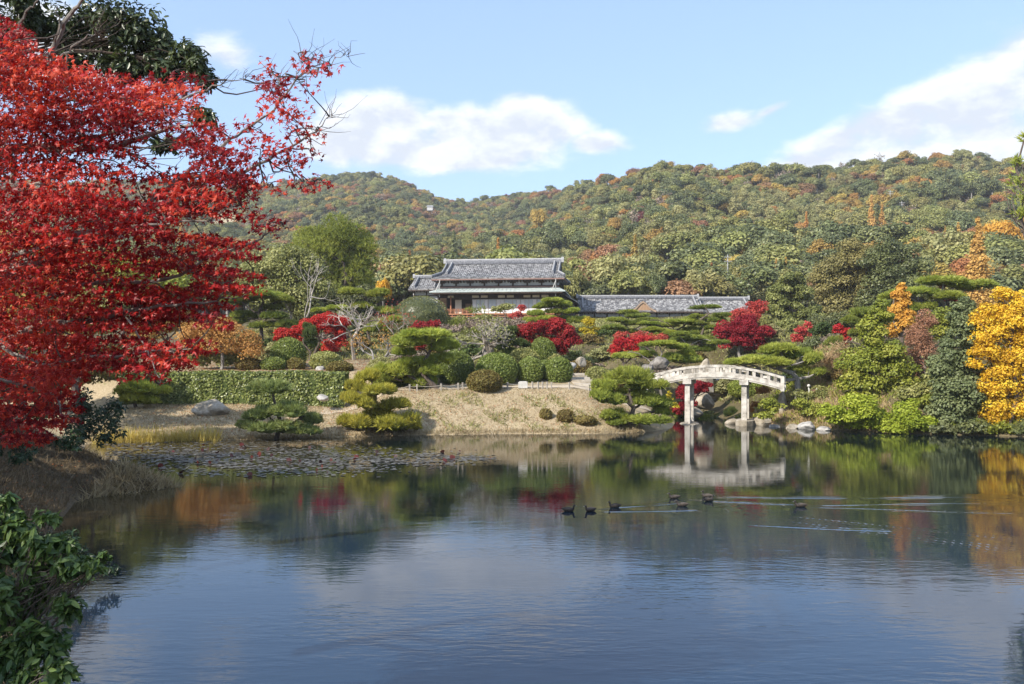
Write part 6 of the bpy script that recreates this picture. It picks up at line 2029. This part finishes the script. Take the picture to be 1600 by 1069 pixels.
    # bare fine twigs at the ends
    for pts in ([(540, 84), (470, 90), (514, 182), (381, 124), (332, 136), (505, 105), (115, 17), (140, 50), (150, 20), (440, 130), (480, 150), (495, 200)]):
        c = at(pts[0], pts[1], 9.0)
        m = nodes[np.argmin(((nodes - c) ** 2).sum(1))]
        for k in range(7):
            e = m + np.array([rs.uniform(-.1, .35), rs.normal() * .2, rs.uniform(-.05, .32)])
            limb(tw, m - o + rs.normal(size=3) * .02, e - o, .004, .0012, rs, .1, n=5, sides=3)
    link('trunk', tg.mesh('trunk', MATS['bark_grey']), r)
    kind(link('twigs', tw.mesh('twigs', MATS['bark']), r), 'stuff')
    kind(link('foliage', g.mesh('foliage', MATS['maple_red']), r), 'stuff')
    LP, LN, LS = map(np.concatenate, (LP, LN, LS))
    k = rs.choice(len(LP), min(300, len(LP)), replace=False)
    leaf_parts(r, one_leaf(MAPLE, 'maple_red'), LP[k], LN[k], LS[k], rs, len(k))
    print('maple faces', sum(len(f) for f, t, m in g.f))


big_maple()


def broad(name, label, cat, o, blobs, mat, ls, per, seed, tmpl=OVAL, bark='bark', singles=0, trunk=None, spread=.6, up=.5, droop=.0):
    """near tree or shrub with separate oval leaves; blobs: (px, py, rx, ry, d)"""
    rs = np.random.RandomState(seed)
    o = np.array(o, float)
    r = thing(name, label, cat, o)
    g = Geo(); tg = Geo()
    LP, LN, LS = [], [], []
    for px, py, rx, ry, d in blobs:
        c = at(px, py, d); R = np.array([rx, max(rx, ry) * .8, ry]) / F * d
        n = int(per * 4 * R[0] * R[2] / (ls * ls * .3))
        k = 9
        cc = c + rdir(k, rs) * (rs.rand(k, 1) ** .5) * R * .72
        cr = R.min() * rs.uniform(.35, .62, k)
        pk = rs.randint(0, k, n)
        dd = rdir(n, rs)
        P = cc[pk] + dd * (cr[pk] * rs.uniform(.6, 1.1, n))[:, None]
        Nn = dd * .6 + np.array([-.1, -.2, up]) + rs.normal(size=(n, 3)) * .45
        ax = dd + np.array([0, 0, -droop]) + rs.normal(size=(n, 3)) * .4
        S = ls * rs.uniform(.7, 1.25, n)
        ct = rs.rand(k)
        tn = np.clip(.15 + .45 * ct[pk] + spread * (rs.rand(n) - .5) + .2, 0, 1)
        leaves(g, P - o, Nn, S, *tmpl, tn, rs, ax)
        kk = rs.choice(n, min(n, max(1, int(singles * 1.5 / len(blobs)))), replace=False) if singles else []
        if singles:
            LP.append(P[kk] - o); LN.append(Nn[kk]); LS.append(S[kk] * 1.05)
        f = trunk if trunk is not None else o
        m = limb(tg, np.array(f) - o, c - o, .04 if cat == 'tree' else .006, .010 if cat == 'tree' else .003, rs, .08, n=7, sides=5)
        for q in cc:
            limb(tg, m[4], q - o, .010 if cat == 'tree' else .003, .003 if cat == 'tree' else .0015, rs, .1, n=4, sides=4)
    if trunk is not None:
        limb(tg, (0, 0, -.3), np.array(trunk) - o, .28, .15, rs, .04, sides=9)
    link('branches', tg.mesh('branches', MATS[bark]), r)
    kind(link('foliage', g.mesh('foliage', MATS[mat]), r), 'stuff')
    if singles:
        LP, LN, LS = map(np.concatenate, (LP, LN, LS))
        n = min(singles, len(LP))
        k = rs.choice(len(LP), n, replace=False)
        leaf_parts(r, one_leaf(tmpl, mat), LP[k], LN[k], LS[k], rs, n)
    return r


d = 17.5
z0 = gz(-13.5, 18)
broad('evergreen_tree', 'tall dark evergreen with glossy leaves behind the top of the red maple', 'tree', (-13.5, 18, z0),
      [(60, 20, 70, 45, 17), (130, 30, 60, 50, 17.3), (190, 40, 60, 45, 17.0), (235, 60, 55, 45, 17.2), (285, 85, 45, 36, 17.0), (305, 105, 32, 26, 16.8), (220, 100, 60, 26, 17.4), (160, 85, 50, 30, 17.5),
       (20, -40, 90, 60, 17.5), (130, -50, 100, 60, 17.5), (-80, 0, 120, 90, 18), (-180, 120, 120, 120, 19), (-120, -120, 160, 110, 18), (312, 186, 30, 20, 16.6), (300, 218, 24, 14, 16.6), (260, 112, 60, 30, 17), (200, 110, 60, 34, 17.2), (318, 120, 24, 26, 16.8), (120, 95, 60, 34, 17.3), (255, 225, 30, 20, 17), (275, 120, 40, 14, 17), (-260, -40, 160, 140, 19),
       (20, 60, 50, 40, 17.8), (-60, 250, 90, 90, 19)],
      'glossy_dark', .14, 3.8, 31, singles=0, bark='wood_dark', trunk=at(-60, 90, 17.6), droop=.4)
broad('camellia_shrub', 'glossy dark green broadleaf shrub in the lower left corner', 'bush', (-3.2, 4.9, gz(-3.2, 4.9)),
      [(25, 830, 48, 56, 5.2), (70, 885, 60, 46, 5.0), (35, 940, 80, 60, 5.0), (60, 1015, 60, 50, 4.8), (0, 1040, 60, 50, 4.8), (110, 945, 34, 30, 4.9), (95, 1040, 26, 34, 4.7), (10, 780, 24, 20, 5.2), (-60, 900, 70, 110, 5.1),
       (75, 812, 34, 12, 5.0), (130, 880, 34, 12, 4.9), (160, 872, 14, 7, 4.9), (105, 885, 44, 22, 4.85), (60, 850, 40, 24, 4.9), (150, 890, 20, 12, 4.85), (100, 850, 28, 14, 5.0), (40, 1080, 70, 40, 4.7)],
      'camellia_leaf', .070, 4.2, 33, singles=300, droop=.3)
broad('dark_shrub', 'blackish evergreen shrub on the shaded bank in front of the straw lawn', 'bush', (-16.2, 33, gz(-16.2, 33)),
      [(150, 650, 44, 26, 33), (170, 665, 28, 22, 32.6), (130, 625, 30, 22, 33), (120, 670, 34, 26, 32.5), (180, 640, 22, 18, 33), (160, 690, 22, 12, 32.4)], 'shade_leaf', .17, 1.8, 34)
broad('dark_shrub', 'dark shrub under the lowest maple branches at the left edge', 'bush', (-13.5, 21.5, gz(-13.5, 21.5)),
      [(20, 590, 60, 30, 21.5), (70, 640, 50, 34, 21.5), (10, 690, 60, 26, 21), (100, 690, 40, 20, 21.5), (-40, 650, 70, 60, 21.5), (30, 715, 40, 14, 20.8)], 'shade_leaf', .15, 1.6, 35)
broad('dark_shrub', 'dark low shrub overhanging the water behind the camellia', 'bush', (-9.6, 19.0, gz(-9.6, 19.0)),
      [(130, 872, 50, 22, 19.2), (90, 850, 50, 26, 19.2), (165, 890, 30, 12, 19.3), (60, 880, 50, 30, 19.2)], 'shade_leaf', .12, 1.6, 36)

# ------------------------------------------------------------------ air
g = Geo(); g.box((0, 740, 90), (2700, 1620, 190))
m, N = mat_base('air')
vol = N.n('ShaderNodeVolumePrincipled', {'Color': (.92, .95, 1.0, 1), 'Density': 0.00024, 'Anisotropy': 0.2})
nd = N.n('ShaderNodeOutputMaterial'); m.node_tree.links.new(vol.outputs[0], nd.inputs['Volume'])
kind(link('haze', g.mesh('haze', m)), 'stuff')
